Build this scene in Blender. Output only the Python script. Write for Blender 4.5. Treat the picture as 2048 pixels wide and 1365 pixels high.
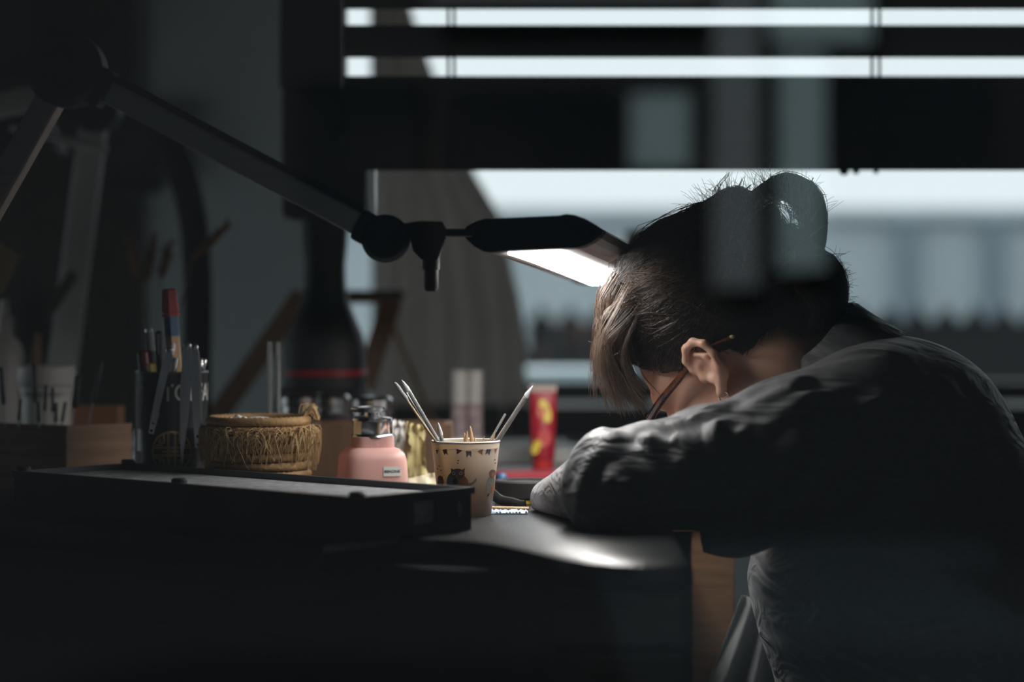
import bpy, bmesh, math, random
import numpy as np
from mathutils import Vector, Matrix, noise as mnoise

random.seed(7)
rng = np.random.default_rng(7)
scene = bpy.context.scene
for o in list(bpy.data.objects):
    bpy.data.objects.remove(o)
COL = scene.collection

# ------------------------------------------------------------------ camera
FPX = 4835.0            # focal length in pixels of the 2048 px wide frame (85 mm lens)
ZB = 0.93               # height of the bench top
ZC = ZB + 0.257         # camera height
HOR = 590.0             # horizon row
cam_d = bpy.data.cameras.new('camera')
cam = bpy.data.objects.new('camera', cam_d)
COL.objects.link(cam)
cam.location = (0, 0, ZC)
cam.rotation_euler = (math.radians(90), 0, 0)
cam_d.sensor_width = 36.0
cam_d.lens = FPX / 2048.0 * 36.0
cam_d.shift_y = -(682.5 - HOR) / 2048.0
cam_d.clip_start = 0.02
cam_d.clip_end = 200
cam_d.dof.use_dof = True
cam_d.dof.focus_distance = 2.83
cam_d.dof.aperture_fstop = 1.9
scene.camera = cam

# ------------------------------------------------------------------ world, sun, exposure
world = bpy.data.worlds.new('overcast_sky')
scene.world = world
world.use_nodes = True
wn = world.node_tree.nodes
bgn = wn['Background']
bgn.inputs[0].default_value = (0.88, 0.96, 1.0, 1)
bgn.inputs[1].default_value = 1.15
sun_d = bpy.data.lights.new('sun', 'SUN')
sun_d.energy = 2.5
sun_d.angle = math.radians(3)
sun_d.color = (0.92, 0.98, 1.0)
sun = bpy.data.objects.new('sun', sun_d)
COL.objects.link(sun)
sun.rotation_euler = (math.radians(-52), 0, math.radians(22))   # falls on the house across the street
sun.location = (0, 0, 8)
vs = scene.view_settings
vs.view_transform = 'Standard'
vs.look = 'None'
vs.exposure = 0.0
vs.gamma = 1.0
vs.use_curve_mapping = False
scene.cycles.max_bounces = 8
scene.cycles.transparent_max_bounces = 16
scene.cycles.caustics_reflective = False
scene.cycles.caustics_refractive = False
scene.cycles.sample_clamp_indirect = 4.0


def P(px, py, d):
    """point at depth d (metres from the camera) seen at photo pixel px, py"""
    return np.array([(px - 1024.0) * d / FPX, d, ZC - (py - HOR) * d / FPX])


def bench_d(py):
    return (ZC - ZB) * FPX / (py - HOR)


# ------------------------------------------------------------------ materials
MATS = {}


def mat(name, color, rough=0.6, metal=0.0, var=0.0, vscale=8.0, stretch=(1, 1, 1), bump=0.0, bscale=200.0,
        trans=0.0, sss=0.0, spec=0.5, emit=None, estr=0.0, color2=None, sheen=0.0, coat=0.0, alpha=1.0, aniso=0.0, transl=0.0, transl_color=None):
    if name in MATS:
        return MATS[name]
    m = bpy.data.materials.new(name)
    m.use_nodes = True
    nt = m.node_tree
    b = nt.nodes['Principled BSDF']
    b.inputs['Base Color'].default_value = (*color, 1)
    b.inputs['Roughness'].default_value = rough
    b.inputs['Metallic'].default_value = metal
    b.inputs['Transmission Weight'].default_value = trans
    b.inputs['Specular IOR Level'].default_value = spec
    if sss:
        b.inputs['Subsurface Weight'].default_value = sss
        b.inputs['Subsurface Radius'].default_value = (0.012, 0.005, 0.003)
        b.inputs['Subsurface Scale'].default_value = 1.0
    if sheen:
        b.inputs['Sheen Weight'].default_value = sheen
        b.inputs['Sheen Roughness'].default_value = 0.5
    if coat:
        b.inputs['Coat Weight'].default_value = coat
        b.inputs['Coat Roughness'].default_value = 0.15
    if aniso:
        b.inputs['Anisotropic'].default_value = aniso
    if emit is not None:
        b.inputs['Emission Color'].default_value = (*emit, 1)
        b.inputs['Emission Strength'].default_value = estr
    if alpha < 1:
        b.inputs['Alpha'].default_value = alpha
    tc = nt.nodes.new('ShaderNodeTexCoord')
    mp = nt.nodes.new('ShaderNodeMapping')
    mp.inputs['Scale'].default_value = stretch
    nt.links.new(tc.outputs['Object'], mp.inputs['Vector'])
    if var > 0 or color2 is not None:
        n = nt.nodes.new('ShaderNodeTexNoise')
        n.inputs['Scale'].default_value = vscale
        n.inputs['Detail'].default_value = 5
        n.inputs['Roughness'].default_value = 0.6
        nt.links.new(mp.outputs[0], n.inputs['Vector'])
        r = nt.nodes.new('ShaderNodeValToRGB')
        c2 = color2 if color2 is not None else tuple(max(0, c * (1 - var)) for c in color)
        c1 = color if color2 is not None else tuple(min(1, c * (1 + var)) for c in color)
        r.color_ramp.elements[0].position = 0.32
        r.color_ramp.elements[1].position = 0.68
        r.color_ramp.elements[0].color = (*c2, 1)
        r.color_ramp.elements[1].color = (*c1, 1)
        nt.links.new(n.outputs['Fac'], r.inputs[0])
        nt.links.new(r.outputs[0], b.inputs['Base Color'])
    if bump > 0:
        n2 = nt.nodes.new('ShaderNodeTexNoise')
        n2.inputs['Scale'].default_value = bscale
        n2.inputs['Detail'].default_value = 3
        nt.links.new(mp.outputs[0], n2.inputs['Vector'])
        bp = nt.nodes.new('ShaderNodeBump')
        bp.inputs['Strength'].default_value = bump
        bp.inputs['Distance'].default_value = 0.002
        nt.links.new(n2.outputs['Fac'], bp.inputs['Height'])
        nt.links.new(bp.outputs[0], b.inputs['Normal'])
    if transl > 0:
        tr = nt.nodes.new('ShaderNodeBsdfTranslucent')
        tr.inputs[0].default_value = (*(transl_color or color), 1)
        mx = nt.nodes.new('ShaderNodeMixShader')
        mx.inputs[0].default_value = transl
        out = nt.nodes['Material Output']
        nt.links.new(b.outputs[0], mx.inputs[1])
        nt.links.new(tr.outputs[0], mx.inputs[2])
        nt.links.new(mx.outputs[0], out.inputs[0])
    MATS[name] = m
    return m


def glass_pane_mat(name, ior, tint=(1, 1, 1)):
    """thin window glass: mirror reflection by Fresnel, the rest goes straight through"""
    m = bpy.data.materials.new(name)
    m.use_nodes = True
    nt = m.node_tree
    nt.nodes.remove(nt.nodes['Principled BSDF'])
    t = nt.nodes.new('ShaderNodeBsdfTransparent')
    t.inputs[0].default_value = (*tint, 1)
    g = nt.nodes.new('ShaderNodeBsdfGlossy')
    g.inputs['Roughness'].default_value = 0.0
    fr = nt.nodes.new('ShaderNodeFresnel')
    fr.inputs[0].default_value = ior
    mx = nt.nodes.new('ShaderNodeMixShader')
    nt.links.new(fr.outputs[0], mx.inputs[0])
    nt.links.new(t.outputs[0], mx.inputs[1])
    nt.links.new(g.outputs[0], mx.inputs[2])
    nt.links.new(mx.outputs[0], nt.nodes['Material Output'].inputs[0])
    return m


M_black = mat('black_plastic', (0.012, 0.012, 0.014), 0.58, var=0.2, vscale=30)
M_blackmatte = mat('black_matte', (0.01, 0.01, 0.011), 0.75, var=0.2, vscale=20)
M_alu = mat('brushed_aluminium', (0.80, 0.76, 0.72), 0.5, 0.2, var=0.06, vscale=12, stretch=(1, 1, 30), bump=0.05, bscale=300)
M_steel = mat('polished_steel', (0.72, 0.73, 0.75), 0.18, 1.0, var=0.05, vscale=40)
M_satin = mat('satin_steel', (0.62, 0.63, 0.65), 0.34, 1.0, var=0.12, vscale=60, stretch=(1, 1, 0.2))
M_leather = mat('black_leather', (0.016, 0.017, 0.02), 0.36, var=0.25, vscale=25, bump=0.25, bscale=260)
M_trayplastic = mat('dark_grey_plastic', (0.045, 0.05, 0.057), 0.32, var=0.12, vscale=20)
M_mat = mat('grey_foam_mat', (0.44, 0.45, 0.47), 0.5, var=0.35, vscale=90, bump=0.6, bscale=500)
M_wood = mat('oiled_oak', (0.30, 0.17, 0.085), 0.5, var=0, color2=(0.19, 0.10, 0.05), vscale=9, stretch=(1, 1, 9), bump=0.15, bscale=60)
M_woodh = mat('oak_block', (0.34, 0.20, 0.11), 0.55, var=0, color2=(0.20, 0.11, 0.06), vscale=14, stretch=(0.6, 0.6, 10), bump=0.15, bscale=60)
M_darkwood = mat('dark_stained_wood', (0.05, 0.034, 0.024), 0.5, var=0, color2=(0.03, 0.02, 0.015), vscale=9, stretch=(1, 1, 9))
M_pine = mat('pine_plank', (0.42, 0.23, 0.11), 0.6, var=0, color2=(0.30, 0.15, 0.07), vscale=10, stretch=(5, 5, 1))
M_white = mat('white_plastic', (0.72, 0.71, 0.68), 0.45, var=0.04, vscale=10)
M_paper = mat('white_paper', (0.75, 0.75, 0.73), 0.8, var=0.05, vscale=20, bump=0.2, bscale=80)
M_yellowpaper = mat('yellow_paper', (0.55, 0.47, 0.22), 0.8, var=0.1, vscale=20)
M_red = mat('red_plastic', (0.55, 0.03, 0.03), 0.4, var=0.1, vscale=20)
M_yellow = mat('yellow_plastic', (0.75, 0.55, 0.04), 0.45, var=0.1, vscale=20)
M_blue = mat('blue_paint', (0.02, 0.10, 0.22), 0.35, var=0.1, vscale=20)
M_rubber = mat('pink_rubber', (0.45, 0.08, 0.09), 0.7, var=0.15, vscale=60)
M_cotton = mat('white_cotton', (0.80, 0.80, 0.79), 0.95, var=0.05, vscale=60, bump=0.6, bscale=400)
M_bamboo = mat('birch_stick', (0.66, 0.44, 0.25), 0.65, var=0.12, vscale=30, stretch=(1, 1, 0.1))
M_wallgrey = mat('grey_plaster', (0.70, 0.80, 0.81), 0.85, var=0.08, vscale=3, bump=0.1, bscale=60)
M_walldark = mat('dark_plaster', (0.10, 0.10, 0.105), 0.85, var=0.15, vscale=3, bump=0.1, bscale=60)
M_floor = mat('dark_floor', (0.05, 0.048, 0.045), 0.5, var=0.2, vscale=4, bump=0.1, bscale=60)
M_frame = mat('black_frame', (0.015, 0.016, 0.018), 0.4, var=0.1, vscale=10)
M_straw = mat('straw_coil', (0.50, 0.31, 0.14), 0.8, var=0, color2=(0.36, 0.21, 0.09), vscale=70, bump=0.5, bscale=300)
M_raffia = mat('raffia', (0.72, 0.52, 0.27), 0.75, var=0, color2=(0.42, 0.27, 0.12), vscale=60)
M_hairbase = mat('hair_mass', (0.016, 0.012, 0.010), 0.5, var=0.4, vscale=40, stretch=(1, 1, 6), bump=0.6, bscale=300)
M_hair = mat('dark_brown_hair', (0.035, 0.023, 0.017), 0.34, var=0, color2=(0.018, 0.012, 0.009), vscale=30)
M_bang = mat('brown_hair_painted_lit', (0.17, 0.115, 0.085), 0.38, var=0, color2=(0.08, 0.052, 0.038), vscale=60)  # paler copy of the hair brown, light on the fringe painted in
M_skin = mat('skin', (0.74, 0.46, 0.34), 0.48, var=0, color2=(0.68, 0.39, 0.28), vscale=35, sss=0.25, bump=0.12, bscale=900)
M_coat = mat('grey_work_coat', (0.27, 0.275, 0.29), 0.52, var=0.10, vscale=120, bump=0.25, bscale=900, sheen=0.25)
_nt = M_coat.node_tree
_n = _nt.nodes.new('ShaderNodeTexNoise')
_n.inputs['Scale'].default_value = 13.0
_n.inputs['Detail'].default_value = 2.5
_n.inputs['Distortion'].default_value = 1.6
_tc = [n for n in _nt.nodes if n.type == 'TEX_COORD'][0]
_mp = _nt.nodes.new('ShaderNodeMapping')
_mp.inputs['Rotation'].default_value = (0, math.radians(-35), 0)
_mp.inputs['Scale'].default_value = (0.55, 1.0, 1.9)
_nt.links.new(_tc.outputs['Object'], _mp.inputs[0])
_nt.links.new(_mp.outputs[0], _n.inputs['Vector'])
_b1 = [n for n in _nt.nodes if n.type == 'BUMP'][0]
_b2 = _nt.nodes.new('ShaderNodeBump')
_b2.inputs['Strength'].default_value = 0.55
_b2.inputs['Distance'].default_value = 0.03
_nt.links.new(_n.outputs['Fac'], _b2.inputs['Height'])
_nt.links.new(_b1.outputs[0], _b2.inputs['Normal'])
_nt.links.new(_b2.outputs[0], _nt.nodes['Principled BSDF'].inputs['Normal'])
M_trouser = mat('dark_trousers', (0.02, 0.022, 0.03), 0.85, var=0.2, vscale=60)
M_tortoise = mat('tortoiseshell', (0.16, 0.04, 0.012), 0.2, var=0, color2=(0.008, 0.004, 0.003), vscale=75, coat=0.5)
M_glass = mat('clear_glass', (0.95, 0.97, 0.97), 0.02, trans=1.0)


# ------------------------------------------------------------------ mesh builders
class MB:
    def __init__(self):
        self.v, self.f, self.n = [], [], 0

    def add(self, verts, faces):
        verts = [tuple(map(float, v)) for v in verts]
        self.v += verts
        self.f += [tuple(i + self.n for i in f) for f in faces]
        self.n += len(verts)
        return self

    def box(self, c, s, R=None, bevel=0.0):
        hx, hy, hz = s[0] / 2, s[1] / 2, s[2] / 2
        if bevel > 0:
            b = min(bevel, hx * 0.9, hy * 0.9, hz * 0.9)
            bm = bmesh.new()
            bmesh.ops.create_cube(bm, size=1)
            for v in bm.verts:
                v.co = Vector((v.co.x * s[0], v.co.y * s[1], v.co.z * s[2]))
            bmesh.ops.bevel(bm, geom=list(bm.edges), offset=b, segments=2, affect='EDGES', profile=0.6)
            bm.verts.index_update()
            vs_ = [np.array(v.co) for v in bm.verts]
            fs_ = [tuple(v.index for v in f.verts) for f in bm.faces]
            bm.free()
        else:
            vs_ = [np.array((x, y, z)) for x in (-hx, hx) for y in (-hy, hy) for z in (-hz, hz)]
            fs_ = [(0, 1, 3, 2), (4, 6, 7, 5), (0, 4, 5, 1), (2, 3, 7, 6), (0, 2, 6, 4), (1, 5, 7, 3)]
        if R is not None:
            vs_ = [np.array(R @ Vector(v)) for v in vs_]
        return self.add([v + np.array(c) for v in vs_], fs_)

    def bar(self, a, b, w, h, up=(0, 0, 1), bevel=0.0):
        """box from a to b, w across, h along up"""
        a, b = np.array(a, float), np.array(b, float)
        z = b - a
        L = np.linalg.norm(z)
        z /= L
        u = np.array(up, float)
        x = np.cross(u, z)
        x /= np.linalg.norm(x)
        y = np.cross(z, x)
        R = Matrix(((x[0], y[0], z[0]), (x[1], y[1], z[1]), (x[2], y[2], z[2])))
        return self.box((a + b) / 2, (w, h, L), R, bevel)

    def tube(self, pts, rad, seg=10, cap=True, flat=1.0, upv=None):
        pts = np.array(pts, float)
        k = len(pts)
        rad = np.full(k, rad) if np.isscalar(rad) else np.array(rad, float)
        t = np.gradient(pts, axis=0)
        t /= np.linalg.norm(t, axis=1)[:, None] + 1e-12
        u = np.array(upv, float) if upv is not None else (np.array((0, 0, 1.0)) if abs(t[0][2]) < 0.9 else np.array((1.0, 0, 0)))
        vs_, fs_ = [], []
        for i in range(k):
            x = np.cross(u, t[i])
            nx = np.linalg.norm(x)
            x = x / nx if nx > 1e-6 else np.array((1.0, 0, 0))
            y = np.cross(t[i], x)
            if upv is None:
                u = y
            for j in range(seg):
                a = 2 * math.pi * j / seg
                vs_.append(pts[i] + rad[i] * (math.cos(a) * x + math.sin(a) * y * flat))
        for i in range(k - 1):
            for j in range(seg):
                fs_.append((i * seg + j, i * seg + (j + 1) % seg, (i + 1) * seg + (j + 1) % seg, (i + 1) * seg + j))
        if cap:
            fs_.append(tuple(range(seg))[::-1])
            fs_.append(tuple((k - 1) * seg + j for j in range(seg)))
        return self.add(vs_, fs_)

    def lathe(self, prof, seg=32, c=(0, 0, 0), R=None, n=2.0):
        """prof = [(r, z)], revolved; n > 2 squares the section (superellipse)"""
        vs_, fs_ = [], []
        k = len(prof)
        for r, z in prof:
            for j in range(seg):
                a = 2 * math.pi * j / seg
                ca, sa = math.cos(a), math.sin(a)
                q = (abs(ca) ** n + abs(sa) ** n) ** (-1.0 / n)
                vs_.append(np.array((r * q * ca, r * q * sa, z)))
        for i in range(k - 1):
            for j in range(seg):
                fs_.append((i * seg + j, i * seg + (j + 1) % seg, (i + 1) * seg + (j + 1) % seg, (i + 1) * seg + j))
        if prof[0][0] > 1e-6:
            fs_.append(tuple(range(seg))[::-1])
        if prof[-1][0] > 1e-6:
            fs_.append(tuple((k - 1) * seg + j for j in range(seg)))
        if R is not None:
            vs_ = [np.array(R @ Vector(v)) for v in vs_]
        return self.add([v + np.array(c) for v in vs_], fs_)

    def torus(self, c, R_, r, seg=48, sub=10, rot=None, a0=0, a1=2 * math.pi):
        full = abs(a1 - a0 - 2 * math.pi) < 1e-6
        n = seg if full else seg + 1
        vs_, fs_ = [], []
        for i in range(n):
            a = a0 + (a1 - a0) * i / seg
            for j in range(sub):
                b = 2 * math.pi * j / sub
                v = Vector(((R_ + r * math.cos(b)) * math.cos(a), (R_ + r * math.cos(b)) * math.sin(a), r * math.sin(b)))
                if rot is not None:
                    v = rot @ v
                vs_.append(np.array(v) + np.array(c))
        for i in range(seg if full else seg):
            for j in range(sub):
                i2 = (i + 1) % n
                fs_.append((i * sub + j, i2 * sub + j, i2 * sub + (j + 1) % sub, i * sub + (j + 1) % sub))
        return self.add(vs_, fs_)

    def prism(self, poly, z0, z1):
        """poly in x,y extruded in z (simple polygon)"""
        n = len(poly)
        vs_ = [(x, y, z0) for x, y in poly] + [(x, y, z1) for x, y in poly]
        fs_ = [tuple(range(n))[::-1], tuple(range(n, 2 * n))]
        fs_ += [(i, (i + 1) % n, n + (i + 1) % n, n + i) for i in range(n)]
        return self.add(vs_, fs_)

    def extrude(self, poly3, vec):
        n = len(poly3)
        vec = np.array(vec)
        vs_ = [np.array(p) for p in poly3] + [np.array(p) + vec for p in poly3]
        fs_ = [tuple(range(n)), tuple(range(n, 2 * n))[::-1]]
        fs_ += [((i + 1) % n, i, n + i, n + (i + 1) % n) for i in range(n)]
        return self.add(vs_, fs_)

    def ellipsoid(self, c, r, seg=16, rings=10, R=None):
        vs_, fs_ = [], []
        for i in range(rings + 1):
            ph = math.pi * i / rings
            for j in range(seg):
                a = 2 * math.pi * j / seg
                v = Vector((r[0] * math.sin(ph) * math.cos(a), r[1] * math.sin(ph) * math.sin(a), r[2] * math.cos(ph)))
                if R is not None:
                    v = R @ v
                vs_.append(np.array(v) + np.array(c))
        for i in range(rings):
            for j in range(seg):
                fs_.append((i * seg + j, (i + 1) * seg + j, (i + 1) * seg + (j + 1) % seg, i * seg + (j + 1) % seg))
        return self.add(vs_, fs_)


ORG = {}


def finish(me, smooth_angle):
    if smooth_angle is None:
        return
    for p in me.polygons:
        p.use_smooth = True
    if smooth_angle < 179:
        me.set_sharp_from_angle(angle=math.radians(smooth_angle))


def link(name, me, material, parent=None, world=True):
    o = bpy.data.objects.new(name, me)
    COL.objects.link(o)
    if material is not None and len(me.materials) == 0:
        me.materials.append(material)
    if parent is not None:
        o.parent = parent
    return o


def obj(name, mb, material, parent=None, local=False, smooth=35, origin=None):
    """one mesh object; vertices are in world space unless local"""
    org = np.zeros(3)
    if not local:
        if parent is not None:
            org = np.array(ORG[parent])
        elif origin is not None:
            org = np.array(origin, float)
        else:
            a = np.array(mb.v)
            org = np.array([(a[:, 0].min() + a[:, 0].max()) / 2, (a[:, 1].min() + a[:, 1].max()) / 2, a[:, 2].min()])
    me = bpy.data.meshes.new(name)
    me.from_pydata([tuple(np.array(v) - org) for v in mb.v], [], mb.f)
    bm = bmesh.new()
    bm.from_mesh(me)
    bmesh.ops.remove_doubles(bm, verts=bm.verts, dist=1e-6)
    bmesh.ops.recalc_face_normals(bm, faces=bm.faces)
    bm.to_mesh(me)
    bm.free()
    finish(me, smooth)
    o = link(name, me, material, parent)
    if parent is None and not local:
        o.location = org
    ORG[o] = org if not local else np.zeros(3)
    return o


def np_mesh(name, verts, quads, material, parent=None, smooth=True):
    """big mesh from arrays (quads or tris)"""
    org = np.array(ORG[parent]) if parent is not None else np.zeros(3)
    verts = np.asarray(verts, float) - org
    quads = np.asarray(quads, np.int32)
    k = quads.shape[1]
    me = bpy.data.meshes.new(name)
    me.vertices.add(len(verts))
    me.vertices.foreach_set('co', verts.astype(np.float32).ravel())
    me.loops.add(quads.size)
    me.loops.foreach_set('vertex_index', quads.ravel())
    me.polygons.add(len(quads))
    me.polygons.foreach_set('loop_start', np.arange(0, quads.size, k, dtype=np.int32))
    if smooth:
        me.polygons.foreach_set('use_smooth', np.ones(len(quads), bool))
    me.update(calc_edges=True)
    me.validate()
    o = link(name, me, material, parent)
    ORG[o] = org
    return o


def tag(o, label, cat, group=None):
    o['label'] = label
    o['category'] = cat
    if group:
        o['group'] = group
    return o


def struct(o, label=None):
    o['kind'] = 'structure'
    if label:
        o['label'] = label
    return o


def thing(name, label, cat, loc=(0, 0, 0), group=None):
    o = bpy.data.objects.new(name, None)
    o.empty_display_size = 0.02
    COL.objects.link(o)
    o.location = tuple(map(float, loc))
    ORG[o] = np.array(loc, float)
    return tag(o, label, cat, group)


def tubes_np(paths, rad0, rad1=None, sides=3):
    """paths (n,k,3) -> verts, quads of thin tubes tapering rad0 -> rad1"""
    paths = np.asarray(paths)
    n, k, _ = paths.shape
    rad1 = rad0 if rad1 is None else rad1
    r = np.linspace(rad0, rad1, k)
    t = np.gradient(paths, axis=1)
    t /= np.linalg.norm(t, axis=2, keepdims=True) + 1e-12
    u = np.array((0.31, -0.83, 0.46))
    x = np.cross(t, u)
    x /= np.linalg.norm(x, axis=2, keepdims=True) + 1e-12
    y = np.cross(t, x)
    vs_ = np.zeros((n, k, sides, 3))
    for j in range(sides):
        a = 2 * math.pi * j / sides
        vs_[:, :, j] = paths + r[None, :, None] * (math.cos(a) * x + math.sin(a) * y)
    idx = np.arange(n * k * sides).reshape(n, k, sides)
    q = []
    for j in range(sides):
        j2 = (j + 1) % sides
        q.append(np.stack([idx[:, :-1, j], idx[:, :-1, j2], idx[:, 1:, j2], idx[:, 1:, j]], -1).reshape(-1, 4))
    return vs_.reshape(-1, 3), np.concatenate(q)


def bezier(ctrl, k):
    """Catmull-Rom through control points, k samples"""
    c = np.array(ctrl, float)
    c = np.vstack([2 * c[0] - c[1], c, 2 * c[-1] - c[-2]])
    m = len(c) - 3
    t = np.linspace(0, m - 1e-6, k)
    i = t.astype(int)
    f = (t - i)[:, None]
    p0, p1, p2, p3 = c[i], c[i + 1], c[i + 2], c[i + 3]
    return 0.5 * ((2 * p1) + (-p0 + p2) * f + (2 * p0 - 5 * p1 + 4 * p2 - p3) * f ** 2 + (-p0 + 3 * p1 - 3 * p2 + p3) * f ** 3)


# signed distance helpers (arrays of points (N,3))
def s_ell(p, c, r):
    q = (p - np.array(c)) / np.array(r)
    k0 = np.linalg.norm(q, axis=-1)
    k1 = np.linalg.norm(q / np.array(r), axis=-1)
    return k0 * (k0 - 1.0) / (k1 + 1e-9)


def s_cap(p, a, b, ra, rb):
    a, b = np.array(a, float), np.array(b, float)
    d = b - a
    h = np.clip(((p - a) @ d) / (d @ d + 1e-12), 0, 1)
    return np.linalg.norm(p - a - h[..., None] * d, axis=-1) - (ra + (rb - ra) * h)


def s_min(a, b, k):
    h = np.clip(0.5 + 0.5 * (b - a) / k, 0, 1)
    return b + (a - b) * h - k * h * (1 - h)


def surface_nets(f, lo, hi, h):
    lo, hi = np.array(lo, float), np.array(hi, float)
    n = np.ceil((hi - lo) / h).astype(int) + 1
    ax = [lo[i] + h * np.arange(n[i]) for i in range(3)]
    V = np.empty(n, np.float32)
    for i in range(n[0]):                                   # slab by slab keeps memory low
        Y, Z = np.meshgrid(ax[1], ax[2], indexing='ij')
        pts = np.stack([np.full_like(Y, ax[0][i]), Y, Z], -1)
        V[i] = f(pts.reshape(-1, 3)).reshape(Y.shape)
    S = V < 0
    acc = np.zeros((*(n - 1), 3), np.float32)
    cnt = np.zeros(n - 1, np.int32)
    corners = [(i, j, k) for i in (0, 1) for j in (0, 1) for k in (0, 1)]

    def sl(c):
        return tuple(slice(c[i], c[i] + n[i] - 1) for i in range(3))
    for c in corners:
        for a in range(3):
            if c[a] == 0:
                c2 = list(c)
                c2[a] = 1
                v0, v1 = V[sl(c)], V[sl(c2)]
                cross = (v0 < 0) != (v1 < 0)
                t = np.where(cross, v0 / np.where(cross, v0 - v1, 1), 0)
                for b in range(3):
                    acc[..., b] += np.where(cross, (c[b] + (t if b == a else 0)), 0)
                cnt += cross
    m = cnt > 0
    ids = np.full(n - 1, -1, np.int64)
    ids[m] = np.arange(m.sum())
    base = np.argwhere(m)
    verts = lo + h * (base + acc[m] / cnt[m][:, None])
    quads = []
    for a in range(3):
        b, c = (a + 1) % 3, (a + 2) % 3
        s0 = [slice(None)] * 3
        s1 = [slice(None)] * 3
        s0[a] = slice(0, n[a] - 1)
        s1[a] = slice(1, n[a])
        e = S[tuple(s0)] != S[tuple(s1)]
        w = np.argwhere(e)
        ok = (w[:, b] > 0) & (w[:, c] > 0) & (w[:, b] < n[b] - 1) & (w[:, c] < n[c] - 1)
        w = w[ok]
        ins = S[tuple(w.T)]
        d = []
        for (db, dc) in ((-1, -1), (0, -1), (0, 0), (-1, 0)):
            q = w.copy()
            q[:, b] += db
            q[:, c] += dc
            d.append(ids[tuple(q.T)])
        Q = np.stack(d, -1)
        Q[~ins] = Q[~ins][:, ::-1]
        quads.append(Q)
    return verts, np.concatenate(quads)


# ================================================================== THE SETTING
Y_FRONT, Y_BACK = 1.42, 5.0
XL, XR, H = -1.55, 2.4, 2.7
Z_SILL = ZC - (806 - HOR) * Y_BACK / FPX
WX0, WX1, Z_HEAD = -0.42, 2.25, 2.15


def wall_with_hole(x0, x1, z0, z1, hx0, hx1, hz0, hz1, y0, y1):
    m = MB()
    for a, b, c, d in ((x0, hx0, z0, z1), (hx1, x1, z0, z1), (hx0, hx1, z0, hz0), (hx0, hx1, hz1, z1)):
        m.box(((a + b) / 2, (y0 + y1) / 2, (c + d) / 2), (b - a, y1 - y0, d - c))
    return m


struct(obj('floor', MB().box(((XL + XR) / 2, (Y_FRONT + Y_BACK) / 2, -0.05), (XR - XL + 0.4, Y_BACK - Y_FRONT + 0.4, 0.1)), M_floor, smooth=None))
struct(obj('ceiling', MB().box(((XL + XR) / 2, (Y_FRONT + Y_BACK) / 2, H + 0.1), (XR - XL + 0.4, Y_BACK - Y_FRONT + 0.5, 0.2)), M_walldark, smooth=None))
LY0, LY1, LZ0, LZ1 = 3.30, 4.92, 0.60, 1.42          # unseen opening added in the left wall to light the back wall
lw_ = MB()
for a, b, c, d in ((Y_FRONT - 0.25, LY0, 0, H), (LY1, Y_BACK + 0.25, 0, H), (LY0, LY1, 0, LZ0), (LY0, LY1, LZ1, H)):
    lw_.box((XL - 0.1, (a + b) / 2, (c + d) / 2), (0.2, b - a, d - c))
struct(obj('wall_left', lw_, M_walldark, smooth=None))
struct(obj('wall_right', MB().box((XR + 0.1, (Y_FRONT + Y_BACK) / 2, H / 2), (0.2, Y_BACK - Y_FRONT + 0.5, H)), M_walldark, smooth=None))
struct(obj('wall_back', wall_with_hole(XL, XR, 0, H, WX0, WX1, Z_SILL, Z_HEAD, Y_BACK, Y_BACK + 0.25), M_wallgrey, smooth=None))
FX0, FX1, FZ0, FZ1 = -0.75, 0.75, 0.55, 1.75
struct(obj('wall_front', wall_with_hole(XL - 3, XR + 3, 0, 6.5, FX0, FX1, FZ0, FZ1, Y_FRONT - 0.2, Y_FRONT), M_walldark, smooth=None))
# front shop window: frame and pane, the photograph is taken through it
w1 = struct(thing('window_1', 'black framed shop window pane the photograph looks through', 'window', (0, Y_FRONT - 0.1, FZ0)))
del w1['category']
fm = MB()
for c, s in (((FX0 + 0.025, FZ0 / 2 + FZ1 / 2), (0.05, FZ1 - FZ0)), ((FX1 - 0.025, FZ0 / 2 + FZ1 / 2), (0.05, FZ1 - FZ0)), ((0, FZ0 + 0.025), (FX1 - FX0, 0.05)), ((0, FZ1 - 0.025), (FX1 - FX0, 0.05))):
    fm.box((c[0], Y_FRONT - 0.1, c[1]), (s[0], 0.06, s[1]))
obj('window_frame', fm, M_frame, w1, smooth=None)
M_shopglass = glass_pane_mat('shop_window_glass', 1.52)
obj('pane', MB().box((0, Y_FRONT - 0.09, (FZ0 + FZ1) / 2), (FX1 - FX0 - 0.1, 0.006, FZ1 - FZ0 - 0.1)), M_shopglass, w1, smooth=None)
obj('pane', MB().box((0, Y_FRONT - 0.11, (FZ0 + FZ1) / 2), (FX1 - FX0 - 0.1, 0.006, FZ1 - FZ0 - 0.1)), M_shopglass, w1, smooth=None)
# back window
w2 = struct(thing('window_2', 'wide bright window behind the bench', 'window', (WX0, Y_BACK + 0.1, Z_SILL)))
del w2['category']
fm = MB()
for x in (WX0 + 0.02, WX1 - 0.02):
    fm.box((x, Y_BACK + 0.12, (Z_SILL + Z_HEAD) / 2), (0.04, 0.07, Z_HEAD - Z_SILL))
for z in (Z_SILL + 0.02, Z_HEAD - 0.02):
    fm.box(((WX0 + WX1) / 2, Y_BACK + 0.12, z), (WX1 - WX0, 0.07, 0.04))
obj('window_frame', fm, M_frame, w2, smooth=None)
M_backglass = glass_pane_mat('window_glass', 1.35, (0.97, 0.99, 0.99))
obj('pane', MB().box(((WX0 + WX1) / 2, Y_BACK + 0.12, (Z_SILL + Z_HEAD) / 2), (WX1 - WX0 - 0.08, 0.006, Z_HEAD - Z_SILL - 0.08)), M_backglass, w2, smooth=None)
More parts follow.
